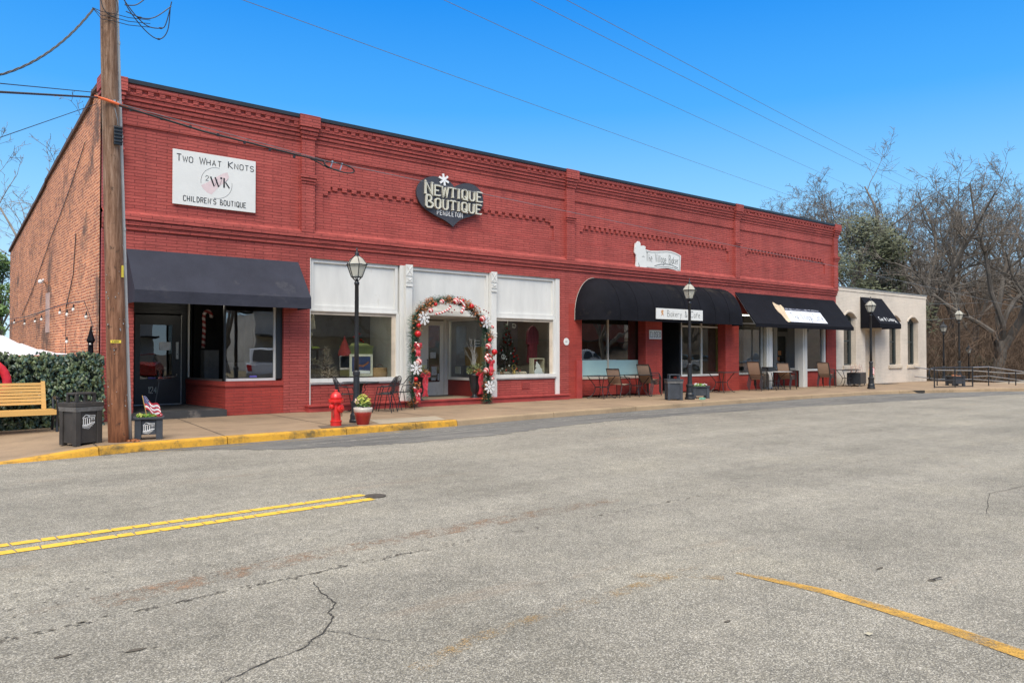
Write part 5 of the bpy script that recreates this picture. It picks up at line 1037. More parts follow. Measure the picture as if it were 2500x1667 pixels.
t = MB(); t.tube([(1.28+.40*math.cos(a), 16.72+.03*math.cos(a), .88+.40*math.sin(a)) for a in [2*math.pi*i/28 for i in range(28)]], .075, 10, close=True)
tag(t.build('red_ring', M('red_padded_fabric', (.62,.02,.04), .6, ns=10, bs=30, bst=.4, bd=.01), smooth=True), 'thick red padded ring standing behind the bench at the left edge', 'ring decoration')
# folded umbrella by the corner, canopy tent behind the hedge
T = thing('folded_umbrella', 'folded black umbrella standing at the corner above the hedge', 'umbrella', (3.2,17.4,0), world=True); t = MB(); t.tube([(3.17,17.5,0),(3.17,17.5,1.4)], .02, 6); t.build('pole', BLK, T)
t = MB(); n_ = 10
for z, r_ in ((1.30,.05),(1.45,.055),(1.62,.05),(1.68,.085),(1.72,.07),(1.80,.045),(1.90,.02),(1.97,.006)):
    for k in range(n_): a = 6.283*k/n_; q = r_*(1-.35*(k % 2)); t.v.append((3.17+q*math.cos(a),17.5+q*math.sin(a),z))
for i in range(7):
    for k in range(n_): t.f.append((i*n_+k,i*n_+(k+1)%n_,(i+1)*n_+(k+1)%n_,(i+1)*n_+k)); t.m.append(0)
t.build('folded_cover', CANV, T); t = MB(); t.ball((3.15,17.43,1.6), .025, 8); t.build('knob', STEEL, T)
T = thing('canopy_tent', 'white peaked canopy tent behind the ivy hedge', 'tent', (1.0,21.6,-.8), world=True); t = MB(); n_ = 14; hx = 2.28
def tz(u, v): s_ = max(abs(u), abs(v)); return 1.40+1.25*(1-s_)**1.9-.05*math.cos(math.pi*(u if abs(v) > abs(u) else v)*.5)*s_*.6
for j in range(n_+1):
    for i in range(n_+1): u, v = -1+2*i/n_, -1+2*j/n_; t.v.append((1.0+u*hx,21.6+v*hx,tz(u,v)))
for j in range(n_):
    for i in range(n_): t.f.append((j*(n_+1)+i,j*(n_+1)+i+1,(j+1)*(n_+1)+i+1,(j+1)*(n_+1)+i)); t.m.append(0)
t.build('canopy', M('white_tent_fabric', (.72,.72,.78), .7, ns=1, amt=.05, bst=0), T, smooth=True)
for x in (-1.2,3.2):
    for y in (19.4,23.8): t = MB(); t.box(x-.02,y-.02,-.9,x+.02,y+.02,1.4); t.build('leg', STEEL, T)
# bistro set
def bistro_chair(label, loc, rz):
    T = thing('wire_chair', label, 'chair', (0,0,0), group='black wire chairs in front of the boutique'); 
    t = MB(); n_ = 14; t.lathe([(.02,.435),(.19,.435),(.205,.445),(.19,.452),(.02,.450)], (0,0,0), 18); t.build('seat', BLK, T)
    t = MB(); hoop = [(-.225,-.10,.62),(-.235,.02,.62),(-.225,.16,.64),(-.19,.23,.74),(-.11,.27,.83),(0,.28,.86),(.11,.27,.83),(.19,.23,.74),(.225,.16,.64),(.235,.02,.62),(.225,-.10,.62)]
    hp_ = spl(hoop, 4, False); t.tube(hp_, .011, 6); t.build('arm_hoop', BLK, T)
    t = MB()
    for i in range(11):
        x = -.16+.032*i; zt = .86-.9*x*x*3.2; t.tube([(x*.8,.17,.45),(x*.95,.21,.6),(x,.255-abs(x)*.12,zt-.012)], .0042, 4)
    t.tube(spl([(-.19,.17,.60),(-.1,.22,.60),(0,.235,.60),(.1,.22,.60),(.19,.17,.60)], 3, False), .006, 4); t.build('back_wires', BLK, T)
    for x, y in ((-1,-1),(1,-1),(1,1),(-1,1)):
        t = MB(); P = [(x*.17,y*.14,.44),(x*.21,y*.20,.2),(x*.225,y*.24,.0)]
        if y < 0: P = [(x*.225,-.10,.62),(x*.20,-.15,.46)]+P[1:]
        else: P = [(x*.17,.12,.5)]+P
        t.tube(P, .010, 5); t.build('leg', BLK, T)
    T.location = loc; T.rotation_euler = (0,0,rz); return T
bc = bistro_chair('black wire bistro chair left of the table, behind the hydrant', (8.5,16.85,0), R(80))
dup(bc, (9.32,16.40,0), R(222), 'black wire bistro chair nearest the road, its back to the street')
dup(bc, (9.66,16.80,0), R(212), 'black wire bistro chair tucked in close behind the nearest one')
dup(bc, (10.12,16.95,0), R(-92), 'black wire bistro chair rightmost at the white column')
T = thing('bistro_table', 'round dark metal table among the wire chairs', 'table', (0,0,0)); t = MB(); t.lathe([(.44,.70),(.45,.705),(.45,.72),(.43,.725)], (0,0,0), 28); t.build('table_top', M('grey_mesh_metal', (.05,.055,.06), .45), T)
t = MB(); t.lathe([(.03,.08),(.025,.3),(.04,.45),(.03,.5),(.05,.62),(.12,.70)], (0,0,0), 10); t.build('pedestal', BLK, T)
for i in range(4): a = R(45+90*i); t = MB(); t.tube(spl([(.02*math.cos(a),.02*math.sin(a),.22),(.15*math.cos(a),.15*math.sin(a),.16),(.26*math.cos(a),.26*math.sin(a),.02),(.32*math.cos(a),.32*math.sin(a),.03)], 4, False), .014, 5); t.tube(spl([(.03*math.cos(a),.03*math.sin(a),.45),(.12*math.cos(a),.12*math.sin(a),.52),(.10*math.cos(a),.10*math.sin(a),.62),(.2*math.cos(a),.2*math.sin(a),.70)], 4, False), .010, 5); t.build('leg', BLK, T)
T.location = (8.98,17.0,0)
# cafe tables and chairs
BRZ = M('dark_bronze_frame', (.028,.024,.022), .35, bst=0)
def cafe_chair():
    T = thing('patio_chair', 'x', 'chair', (0,0,0), group='tan sling patio chairs before the bakery and cafe')
    t = MB(); n_ = 6
    for i in range(n_+1):
        s_ = i/n_
        for x in (-.225,.225): t.v.append((x, .20+.16*s_+.02*math.sin(s_*3), .44+.48*s_))
    for i in range(n_): t.f.append((2*i,2*i+1,2*i+3,2*i+2)); t.m.append(0)
    t.build('backrest', SLING, T)
    t = MB(); t.add([(-.225,-.22,.44),(.225,-.22,.44),(.225,.02,.415),(-.225,.02,.415),(.225,.19,.43),(-.225,.19,.43)],[(0,1,2,3),(3,2,4,5)]); t.build('seat', SLING, T)
    for x in (-1, 1):
        t = MB(); t.tube(spl([(x*.25,-.27,0),(x*.25,-.26,.35),(x*.26,-.25,.58),(x*.265,-.19,.645),(x*.265,-.02,.655),(x*.255,.18,.66),(x*.24,.27,.68)], 4, False), .014, 6); t.build('arm', BRZ, T)
        t = MB(); t.tube(spl([(x*.24,-.25,.43),(x*.235,.0,.405),(x*.235,.19,.43),(x*.235,.27,.65),(x*.235,.37,.93)], 4, False), .014, 6); t.build('side_rail', BRZ, T)
        t = MB(); t.tube(spl([(x*.25,.33,0),(x*.245,.25,.22),(x*.24,.18,.42)], 4, False), .014, 6); t.build('leg', BRZ, T)
    t = MB(); t.tube([(-.24,.375,.93),(.24,.375,.93)], .013, 6); t.tube([(-.24,-.25,.43),(.24,-.25,.43)], .013, 6); t.build('cross_bar', BRZ, T); return T
cc = cafe_chair(); cc.location = (18.35,17.2,0); cc.rotation_euler = (0,0,R(100)); cc['label'] = 'single tan sling chair between the first two bakery tables'
def stack(x, y, rz, n_, where):
    nm = ['bottom', 'second', 'third', 'top'] if n_ == 4 else (['bottom', 'middle', 'top'] if n_ == 3 else ['lower', 'upper'])
    for i in range(n_): dup(cc, (x+math.sin(rz)*.055*i*-1, y+math.cos(rz)*.055*i, .10*i*.62), rz, nm[i]+' tan sling chair in the stack '+where)
stack(19.95,17.25,R(98),3,'against the brick pier by the CLOSED sign')
stack(26.0,17.05,R(98),4,'left of the white cafe table')
stack(27.9,17.0,R(98),3,'in front of the cafe door')
stack(31.0,17.05,R(98),3,'beside the right white cafe column')
dup(cc, (30.45,17.3,0), R(75), 'tan sling chair squeezed in behind the stack at the right column') if False else None
def cafe_table(label, loc, rz, w_=.85, mat=None):
    T = thing('patio_table', label, 'table', (0,0,0), group='metal patio tables before the bakery and cafe'); t = MB(); t.obox((0,0,.715),(w_,w_,.022)); t.build('table_top', mat or BRZ, T, bev=.006)
    for i in range(4): a = R(45+90*i); c, s_ = math.cos(a), math.sin(a); t = MB(); t.tube(spl([(.44*c*w_/.85,.44*s_*w_/.85,.70),(.30*c,.30*s_,.52),(.20*c,.20*s_,.36),(.26*c,.26*s_,.15),(.42*c,.42*s_,.01),(.46*c,.46*s_,.03)], 4, False), .013, 5); t.build('leg', BRZ, T)
    t = MB(); t.tube([(.2*math.cos(a),.2*math.sin(a),.36) for a in [R(20*i) for i in range(18)]], .010, 5, close=True); t.build('ring', BRZ, T); T.location = loc; T.rotation_euler = (0,0,rz); return T
tb = cafe_table('leftmost square dark metal table outside the bakery', (17.55,17.2,0), R(10))
dup(tb, (19.35,17.3,0), R(5), 'square dark metal table beside the chair stack at the brick pier')
dup(tb, (23.75,17.15,0), R(8), 'dark metal table in front of the right bakery window', (1.25,1,1.03))
cafe_table('pale topped patio table between two chair stacks at the cafe', (27.0,17.05,0), R(0), 1.0, M('pale_table_top', (.45,.44,.43), .5))
dup(tb, (32.4,16.9,0), R(8), 'dark metal table at the red and cream wall corner', (1.1,1,1))
t = MB(); t.box(26.55,17.0,.73,27.0,17.3,.90); tag(t.build('dark_crate', BLKF), 'small dark box standing on the pale topped cafe table', 'box')
# black trunk planter on castors with a flag
T = thing('storage_trunk', 'long black chest on castors with studded corner below the cream wall window', 'chest', (33,17,0), world=True)
P = [Vector((32.55,16.42,.09)),Vector((33.0,17.35,.09)),Vector((34.9,17.25,.09)),Vector((34.1,16.35,.09))]
t = MB(); t.obox((33.35,16.95,.34),(1.55,.55,.50), R(18)); t.build('chest', BLKF, T, bev=.01)
t = MB()
for i in range(6): t.obox((33.35+.70*math.cos(R(18))+.28*math.sin(R(18)), 16.95+.70*math.sin(R(18))-.28*math.cos(R(18)), .14+.08*i), (.05,.01,.045), R(18))
t.build('studs', M('bronze_stud', (.2,.13,.08), .4, bst=0), T)
for i, (a, b) in enumerate(((-.7,-.22),(.7,-.22),(.7,.22),(-.7,.22))): t = MB(); c = Vector((33.35,16.95,0))+rot(R(18)) @ Vector((a,b,0)); t.lathe([(.045,-.015),(.045,.015)], (c.x,c.y,.045), 10, axis=Matrix.Rotation(R(90),4,'X')); t.obox((c.x,c.y,.08),(.04,.04,.03)); t.build('castor', STEEL, T)
T = thing('small_flag', 'small striped flag leaning at the end of the black chest', 'flag', (34.05,16.85,.6), world=True); 
T2 = T; T2['org'] = (0,0,0); T2.location = (0,0,0); flagmesh(T2, (34.02,16.75,.45), (34.16,16.75,.98), .30, (.30,-.35))
T = thing('trunk_plant', 'bare pinkish stems rising from the black chest', 'plant', (33.5,17,.6), world=True); t = MB(); rnd = random.Random(6)
for i in range(16): x = rnd.uniform(32.9,34.0); t.tube([(x,17.0,.55),(x+rnd.uniform(-.1,.1),17.0,.75),(x+rnd.uniform(-.2,.2),17.0,rnd.uniform(.8,1.02))], .006, 3)
t.build('stems', M('pink_stem', (.38,.22,.18), .8, bst=0), T)
# railings
T = thing('black_railing', 'black tubular railing with a rounded end at the kerb corner', 'railing', (33.8,13.8,0), world=True)
A0, A1 = Vector((33.75,13.85,0)), Vector((36.35,13.35,0)); d = (A1-A0).normalized(); t = MB(); top = [tuple(A0+d*.05+Vector((0,0,.30))), tuple(A0-d*.25+Vector((0,0,.34))), tuple(A0-d*.33+Vector((0,0,.45))), tuple(A0-d*.33+Vector((0,0,.68))), tuple(A0-d*.25+Vector((0,0,.80))), tuple(A0+d*.0+Vector((0,0,.83)))]
t.tube(spl(top, 4, False)+[tuple(A1+Vector((0,0,.83)))], .026, 6); t.tube([tuple(A0+Vector((0,0,.30))), tuple(A1+Vector((0,0,.30)))], .022, 6); t.tube([tuple(A0+Vector((0,0,.03))), tuple(A1+Vector((0,0,.03)))], .02, 6); t.build('rails', BLK, T)
for s_ in (0, .53, 1): p = A0+(A1-A0)*s_; t = MB(); t.tube([(p.x,p.y,0),(p.x,p.y,.83)], .026, 6); t.build('post', BLK, T)
for k, (y_, lab) in enumerate(((0,'front grey handrail with black posts sloping down along the ramp'),(1.5,'rear grey handrail behind the ramp, running parallel to the front one'))):
    T = thing('ramp_handrail', lab, 'handrail', (37,13,0), world=True, group='ramp handrails'); P0 = [(36.35,13.36+y_,.83),(37.75,13.22+y_,.84),(39.4,12.7+y_,.66),(40.6,12.3+y_,.52),(41.6,12.0+y_,.50),(44,11.2+y_,.50)]
    if k: P0 = [(34.6,15.0,.83),(36.6,14.9,.68),(38.9,14.3,.64),(41.0,13.5,.50),(42.2,13.1,.48)]
    t = MB(); t.tube(P0, .022, 6); t.tube([(x,y,z-.40) for x, y, z in P0], .020, 6); t.build('rails', STEEL, T)
    for x, y, z in P0[1:]: t = MB(); t.tube([(x,y,-.3),(x,y,z)], .024, 6); t.build('post', BLK, T)
T = thing('orange_hydrant', 'small orange hydrant behind the black railing', 'hydrant', (40.4,15.4,-.1)); T.scale = (.6,.6,.75); t = MB(); t.lathe([(.13,0),(.13,.42),(.17,.43),(.17,.48),(.12,.58),(.04,.62)], (0,0,0), 12); t.build('barrel', M('orange_paint', (.75,.13,.02), .5), T); t = MB(); t.lathe([(.06,-.22),(.06,.22)], (0,0,.34), 8, axis=AX(90)); t.build('nozzle_cap', bpy.data.materials['orange_paint'], T)
lt = MB(); lt.obox((19.55,14.82,.03),(.22,.12,.06), .3); tag(lt.build('crushed_cup', M('mint_green_litter', (.18,.42,.30), .6, ns=20, amt=.4)), 'crushed mint green cup beside the second lantern post', 'litter')
t = MB(); bush(t, (3.05,13.45,.0), .12, 90, .035, .25, 51, 1); tag(t.build('dry_leaves', BRONZE), 'little heap of dry leaves at the foot of the conduit', 'leaves')
# ================================================================== christmas garland round the boutique door
GA = thing('christmas_garland', 'arched evergreen garland with candy canes and snowflakes round the boutique door', 'garland', (11.9,17.3,0), world=True)
path = spl([(10.66,17.32,.02),(10.66,17.32,.5),(10.67,17.32,1.0),(10.67,17.32,1.5),(10.69,17.32,1.95),(10.72,17.32,2.28),(10.88,17.34,2.54),(11.13,17.34,2.72),(11.4,17.34,2.82),(11.7,17.34,2.87),(12.0,17.34,2.86),(12.3,17.34,2.77),(12.6,17.34,2.62),(12.86,17.34,2.42),(13.03,17.32,2.2),(13.10,17.32,1.9),(13.10,17.32,1.5),(13.12,17.32,1.1),(13.14,17.32,.7),(13.13,17.32,.3),(13.12,17.32,.08)], 6, False)
t = MB(); t.tube(path, .035, 6); t.build('stem', PINE, GA)
rnd = random.Random(9); gm, bz = MB(), MB(); np_ = len(path)
for i in range(10500):
    k = rnd.randrange(np_-1); s_ = rnd.random(); a, b = Vector(path[k]), Vector(path[k+1]); p = a+(b-a)*s_; u = Vector((rnd.gauss(0,1),rnd.gauss(0,.8),rnd.gauss(0,1))).normalized(); r_ = rnd.uniform(.02,.23)*(1+.25*math.sin(k*.7)); p = p+u*r_*.6
    e = (u+Vector((rnd.gauss(0,.5),rnd.gauss(0,.5),rnd.gauss(0,.5)))).normalized(); w_ = e.orthogonal().normalized()*.006; gm.add([p-w_,p+w_,p+e*rnd.uniform(.05,.09)+w_*.3,p+e*.07-w_*.3],[(0,1,2,3)])
gm.build('evergreen_needles', PINE, GA)
cl = [(.02,60),(.06,50),(.10,40),(.16,30),(.215,45),(.255,45),(.30,60),(.335,55),(.37,55),(.46,45),(.53,40),(.56,70),(.60,70),(.64,30),(.69,40),(.75,50),(.82,60),(.88,60),(.93,30),(.97,20)]
for s_, q in cl: p = Vector(path[int(s_*(np_-1))]); bush(bz, tuple(p+Vector((rnd.uniform(-.05,.05),-.08,0))), .16, int(q*1.6), .046, 1, rnd.randrange(999))
bz.build('bronze_leaves', BRONZE, GA)
def snowflake(cx, cz, y, r_, a0):
    t = MB(); f = lambda u, v: (cx+u, y, cz+v)
    for k in range(8):
        a = a0+math.pi/4*k; c, s_ = math.cos(a), math.sin(a); q = lambda u, v: (u*c-v*s_, u*s_+v*c)
        ribbon(t, [q(0.01,0), q(r_,0)], .022, f, F_, .012, .0008*k)
        for m_, l_ in ((.45,.28),(.70,.26)):
            for sg in (-1,1): ribbon(t, [q(r_*m_,0), q(r_*(m_+l_*.7),sg*r_*l_*.6)], .020, f, F_, .012, .0006*k+.0093)
    return t.build('snowflake', WHITE2, GA)
snowflake(10.90,2.34,17.17,.185,.2); snowflake(10.66,1.04,17.15,.185,.35); snowflake(12.96,2.30,17.17,.185,.1); snowflake(13.06,.48,17.15,.185,.3)
def gball(x, z, r_, mat, y=17.16): t = MB(); t.ball((x,y,z), r_, 12); return t.build('ornament_ball', mat, GA, smooth=True)
for x, z, r_, m_ in ((10.72,1.93,.085,REDS),(10.75,1.20,.09,CANDY2),(12.82,2.38,.09,CANDY2),(13.24,1.46,.085,REDS),(11.93,2.83,.10,CANDY2),(11.47,2.80,.07,CANDY2),(13.03,1.62,.09,CANDY2),(11.12,2.55,.07,CANDY2),(13.17,2.16,.05,CANDY2),(13.0,1.25,.07,CANDY2),(12.95,.95,.08,CANDY2),(10.72,.35,.08,CANDY2),(10.72,1.62,.07,CANDY2),(13.18,.72,.05,CANDY2),(10.66,.75,.06,REDS),(11.27,2.72,.05,REDS),(12.45,2.72,.07,REDS),(12.15,2.86,.05,REDS),(13.08,1.80,.06,REDS),(13.12,.85,.06,REDS),(10.74,2.15,.06,REDS)): gball(x, z, r_, m_)
def cane(pts, r_=.03, name='candy_cane'): t = MB(); t.tube(spl(pts, 6, False), r_, 8); return t.build(name, CANDY, GA, smooth=True)
cane([(11.25,17.18,2.46),(11.45,17.18,2.50),(11.68,17.18,2.60),(11.76,17.18,2.66),(11.74,17.18,2.72)]); cane([(11.98,17.17,2.80),(12.10,17.17,2.83),(12.19,17.17,2.75),(12.17,17.17,2.62),(12.10,17.17,2.52)], .045); cane([(10.66,17.17,1.72),(10.68,17.17,1.5),(10.75,17.17,1.3),(10.8,17.17,1.25)], .03); cane([(10.62,17.17,.55),(10.66,17.17,.4),(10.74,17.17,.28),(10.78,17.17,.2)], .035); cane([(12.92,17.17,1.28),(13.0,17.17,1.38),(13.1,17.17,1.36),(13.12,17.17,1.24)], .035)
def ribbon_bow(mb, c, s_, tail, seed=0):
    x, y, z = c; rn = random.Random(seed)
    for sg in (-1, 1):
        P = [(x,y,z),(x+sg*s_*.6,y-.02,z+s_*.5),(x+sg*s_*1.1,y-.03,z+s_*.35),(x+sg*s_*.9,y-.01,z-s_*.05),(x,y,z)]; P = spl(P, 4, False)
        for a, b in zip(P, P[1:]): mb.add([(a[0],a[1]-s_*.28,a[2]),(b[0],b[1]-s_*.28,b[2]),(b[0],b[1]+s_*.28,b[2]),(a[0],a[1]+s_*.28,a[2])],[(0,1,2,3)]); mb.add([(a[0],a[1]-s_*.2,a[2]-.01),(b[0],b[1]-s_*.2,b[2]-.01),(b[0],b[1]-s_*.2,b[2]+.045),(a[0],a[1]-s_*.2,a[2]+.045)],[(0,1,2,3)])
        w_ = s_*.28; q = [(x+sg*.015+sg*tail*.10*math.sin(i*1.1)*.5+sg*i*.006, y-.03-.01*math.cos(i*1.6), z-tail*i/6) for i in range(7)]
        for a, b in zip(q, q[1:]): mb.add([(a[0]-w_,a[1],a[2]),(a[0]+w_,a[1]-.02,a[2]),(b[0]+w_,b[1]-.02,b[2]),(b[0]-w_,b[1],b[2])],[(0,1,2,3)])
    mb.ball((x,y-.03,z), s_*.25, 8)
for x, z, s_, tl, sd in ((10.70,1.60,.10,.25,1),(13.1,1.15,.10,.28,2),(10.70,.42,.10,.30,3)): t = MB(); ribbon_bow(t, (x,17.15,z), s_, tl, sd); t.build('ribbon_bow', RIB, GA)
t = MB()
for x, z in ((11.72,2.55),(11.82,2.53),(11.9,2.6),(12.98,2.60),(13.06,2.56),(12.9,2.63),(12.0,2.95)): t.ball((x,17.2,z), .022, 6)
t.build('berries', M('dark_berry', (.25,.03,.05), .4, bst=0), GA, smooth=True)
for lb, x, y, sd in (('tall black urn planter with big red bow, left of the boutique door', 11.05, 17.62, 1), ('tall black urn planter with big red bow under the entry window, right side', 12.98, 17.75, 2)):
    T = thing('urn_planter', lb, 'urn planter', (x,y,.14), group='urn planters at the boutique door'); t = MB(); t.lathe([(.15,0),(.15,.03),(.10,.05),(.06,.09),(.065,.16),(.11,.22),(.13,.40),(.17,.62),(.20,.66),(.20,.69),(.16,.69)], (0,0,0), 16); t.build('urn', BLK, T, smooth=True)
    t = MB(); bush(t, (0,0,.70), .25, 230, .045, 1.3, 60+sd, 1); t.build('foliage', M('olive_leaf', (.14,.16,.05), .5, ns=15, amt=.5, bst=0) if 'olive_leaf' not in bpy.data.materials else bpy.data.materials['olive_leaf'], T); t = MB(); bush(t, (.05,-.08,.72), .24, 90, .045, .7, 70+sd, 1); t.build('bronze_leaves', BRONZE, T)
    t = MB(); ribbon_bow(t, (.02,-.24,.66), .13, .52, sd); t.build('ribbon_bow', RIB, T)
    t = MB(); rn = random.Random(sd)
    for i in range(16 if sd == 2 else 8): t.tube([(0,0,.7),(rn.uniform(-.15,.05),0,1.1),(rn.uniform(-.35,.1),rn.uniform(-.05,.05),rn.uniform(1.2,1.75))], .005, 3)
    t.build('dry_stems', M('silver_stem', (.28,.28,.26), .7, bst=0) if 'silver_stem' not in bpy.data.materials else bpy.data.materials['silver_stem'], T)
# ================================================================== goods in the windows
def single(name, lab, cat, mb, mat, **k): return tag(mb.build(name, mat, **k), lab, cat)
# black shop : cane and cabinet
t = MB(); P = spl([(5.86,19.6,1.55),(5.88,19.6,2.0),(5.87,19.6,2.3),(5.9,19.6,2.42),(5.98,19.6,2.46),(6.05,19.6,2.38),(6.05,19.6,2.30)], 6, False); t.tube(P, .045, 8); T = single('candy_cane', 'tall red and white striped candy cane inside the black shop window', 'candy cane', t, stripes('candy_stripe_large', (.62,.5,.47), (.30,.03,.03), 7, (.4,0,1)), smooth=True); T.location = (.14,-.1,0)
t = MB(); t.box(6.0,19.4,.76,6.35,19.7,1.5); t.box(6.1,19.37,1.1,6.18,19.4,1.3); single('pedestal', 'grey display pedestal in the black shop window', 'pedestal', t, M('grey_pedestal', (.25,.24,.22), .6))
t = MB(); t.box(6.5,19.2,.76,7.1,19.5,1.1); t.obox((6.8,19.18,1.15),(.75,.06,.1)); single('wooden_settle', 'pale low wooden seat in the black shop window', 'seat', t, M('pale_wood', (.40,.36,.28), .6))
# boutique left window
t = MB(); t.lathe([(.17,2.05),(.125,2.42)], (8.35,18.6,0), 20); T = thing('table_lamp', 'table lamp with cream shade at the left end of the boutique window', 'lamp', (8.35,18.6,0), world=True); t.build('lamp_shade', M('cream_lamp_shade', (.75,.68,.52), .7, bst=0), T, smooth=True); t = MB(); t.lathe([(.08,1.55),(.10,1.6),(.06,1.8),(.10,1.9),(.02,2.05)], (8.35,18.6,0), 12); t.build('lamp_base', M('glazed_beige', (.45,.36,.22), .3), T)
t = MB(); t.box(8.05,18.4,.66,8.75,18.9,.70); t.box(8.05,18.4,1.50,8.75,18.9,1.55)
for x in (8.08,8.68):
    for y in (18.43,18.83): t.box(x,y,.70,x+.04,y+.04,1.50)
t.box(8.05,18.4,1.1,8.75,18.9,1.13); single('side_table', 'dark side table holding small gifts in the boutique window', 'table', t, M('dark_wood', (.10,.05,.03), .5))
t = MB(); bush(t, (8.35,18.5,1.2), .22, 120, .05, .6, 81); single('dried_arrangement', 'dried flower arrangement with green bow on the side table', 'arrangement', t, M('dried_flower', (.30,.24,.15), .8, ns=20, amt=.6, bst=0))
t = MB(); bush(t, (8.42,18.35,1.55), .10, 60, .035, .5, 82, 1); single('green_bow', 'bright green bow on the side table in the boutique window', 'bow', t, M('lime_ribbon', (.45,.55,.05), .5, bst=0))
def fir(name, lab, c, h_, r_, n_, mat, sd, s_=.05):
    T = thing(name, lab, 'christmas tree', c, world=True); rn = random.Random(sd); t = MB()
    for i in range(n_):
        q = rn.random()**.7; z = c[2]+h_*(1-q)*.95+.03; rr = r_*q*(.4+.6*rn.random()**.5); a = rn.random()*6.283; p = Vector((c[0]+rr*math.cos(a),c[1]+rr*math.sin(a),z)); e = Vector((math.cos(a),math.sin(a),rn.uniform(-.2,.7))).normalized(); w_ = Vector((-math.sin(a),math.cos(a),0))*s_*.22
        t.add([p-w_,p+w_,p+e*s_*2.2],[(0,1,2)])
    t.build('branches', mat, T); t = MB(); t.tube([c,(c[0],c[1],c[2]+h_*.95)], [.02,.004], 5); t.build('trunk', TWIG, T); return T
fir('frosted_tree', 'pale frosted tabletop tree at the left of the boutique window', (8.55,18.0,.80), .80, .30, 900, M('frosted_branch', (.52,.46,.36), .8, bst=0), 5)
t = MB(); t.box(8.4,17.95,.66,8.75,18.15,.81); single('wooden_crate', 'small brown crate under the frosted tabletop tree', 'crate', t, M('crate_wood', (.26,.15,.07), .7, ns=5))
t = MB(); t.add([(9.02,18.2,1.05),(9.40,18.2,1.05),(9.36,18.2,1.35),(9.02,18.2,1.36),(9.05,18.25,1.05)],[(0,1,2,3)]); t.box(9.03,18.2,1.0,9.38,18.23,1.35); T = thing('gnome_cushion', 'red hooded figure with white patterned apron hanging in the boutique window', 'decoration', (9.2,18.2,1), world=True); t.build('apron', M('white_print_cloth', (.62,.55,.50), .8, ns=25, amt=.3, bst=0), T); t = MB(); t.lathe([(.17,1.36),(.16,1.45),(.09,1.65),(.035,1.78),(.008,1.88)], (9.2,18.3,0), 12); t.build('hood', M('red_felt', (.28,.025,.02), .8), T)
t = MB(); t.box(9.62,18.9,.8,10.35,19.4,1.58); t.box(9.60,18.88,1.58,10.37,19.42,1.63); t.add([(9.65,18.9,1.63),(10.3,18.9,1.63),(10.2,18.95,1.70),(9.75,18.95,1.70)],[(0,1,2,3)]); t.box(9.68,18.885,.9,10.29,18.9,1.4); single('green_cabinet', 'pale green painted cabinet in the boutique window', 'cabinet', t, M('pale_green_paint', (.46,.50,.17), .6, ns=2))
T = thing('framed_picture', 'cream framed night snow scene picture leaning in the boutique window', 'picture', (9.6,18.0,.8), world=True); t = MB()
x0, x1, z0, z1, y = 9.20, 9.86, .83, 1.40, 18.0
wall(t, x0, x1, z0, z1, y, y+.03, [(x0+.06,x1-.06,z0+.06,z1-.06)]); t.build('frame', M('cream_frame', (.66,.62,.48), .5), T); MB().box(x0+.05,y+.012,z0+.05,x1-.05,y+.02,z1-.05).build('night_scene', M('night_blue_print', (.03,.045,.13), .5, ns=4, amt=.5, bst=0), T)
t = MB(); t.lathe([(.035,0),(.035,.002)], (9.36,y+.0105,1.27), 14, axis=AX(90,'X')); t.add([(x0+.07,y+.010,z0+.07),(x1-.07,y+.010,z0+.07),(x1-.07,y+.010,z0+.13),(x0+.25,y+.010,z0+.16),(x0+.07,y+.010,z0+.12)],[(0,1,2,3,4)]); t.build('moon_and_snow', WHITE2, T)
t = MB(); ribbon(t, [(9.40,1.07),(9.5,1.11),(9.58,1.09),(9.68,1.15),(9.75,1.2)], .045, lambda u, v: (u,y+.009,v), F_, .002); t.build('orange_streak', BRONZE, T)
T = thing('wicker_basket', 'round wicker basket with handle at the right of the boutique window', 'basket', (10.12,18.15,.66), world=True); t = MB(); t.lathe([(.20,.66),(.25,.72),(.26,.90),(.24,1.02),(.25,1.04)], (10.12,18.2,0), 20); t.build('body', M('wicker', (.38,.22,.09), .7, ns=40, amt=.5, bs=60, bst=.8, bd=.01, stretch=(1,1,3)), T, smooth=True); t = MB(); t.tube([(10.12+.11*math.cos(R(a)),18.1,1.04+.09*math.sin(R(a))) for a in range(0,181,20)], .01, 5); t.build('handle', M('dark_handle', (.12,.07,.03), .6), T)
fir('dark_tree', 'dark decorated tree behind the basket in the boutique window', (10.25,19.6,.8), 1.6, .45, 900, PINE, 15, .06)
t = MB(); rn = random.Random(3)
for i in range(26): q = rn.random(); a = rn.uniform(3.2,6.2); t.ball((10.25+.42*q*math.cos(a),19.6+.42*q*math.sin(a),.9+1.4*(1-q)), .03, 6)
single('red_baubles', 'small red baubles on the dark tree behind the basket', 'ornaments', t, REDS, smooth=True)
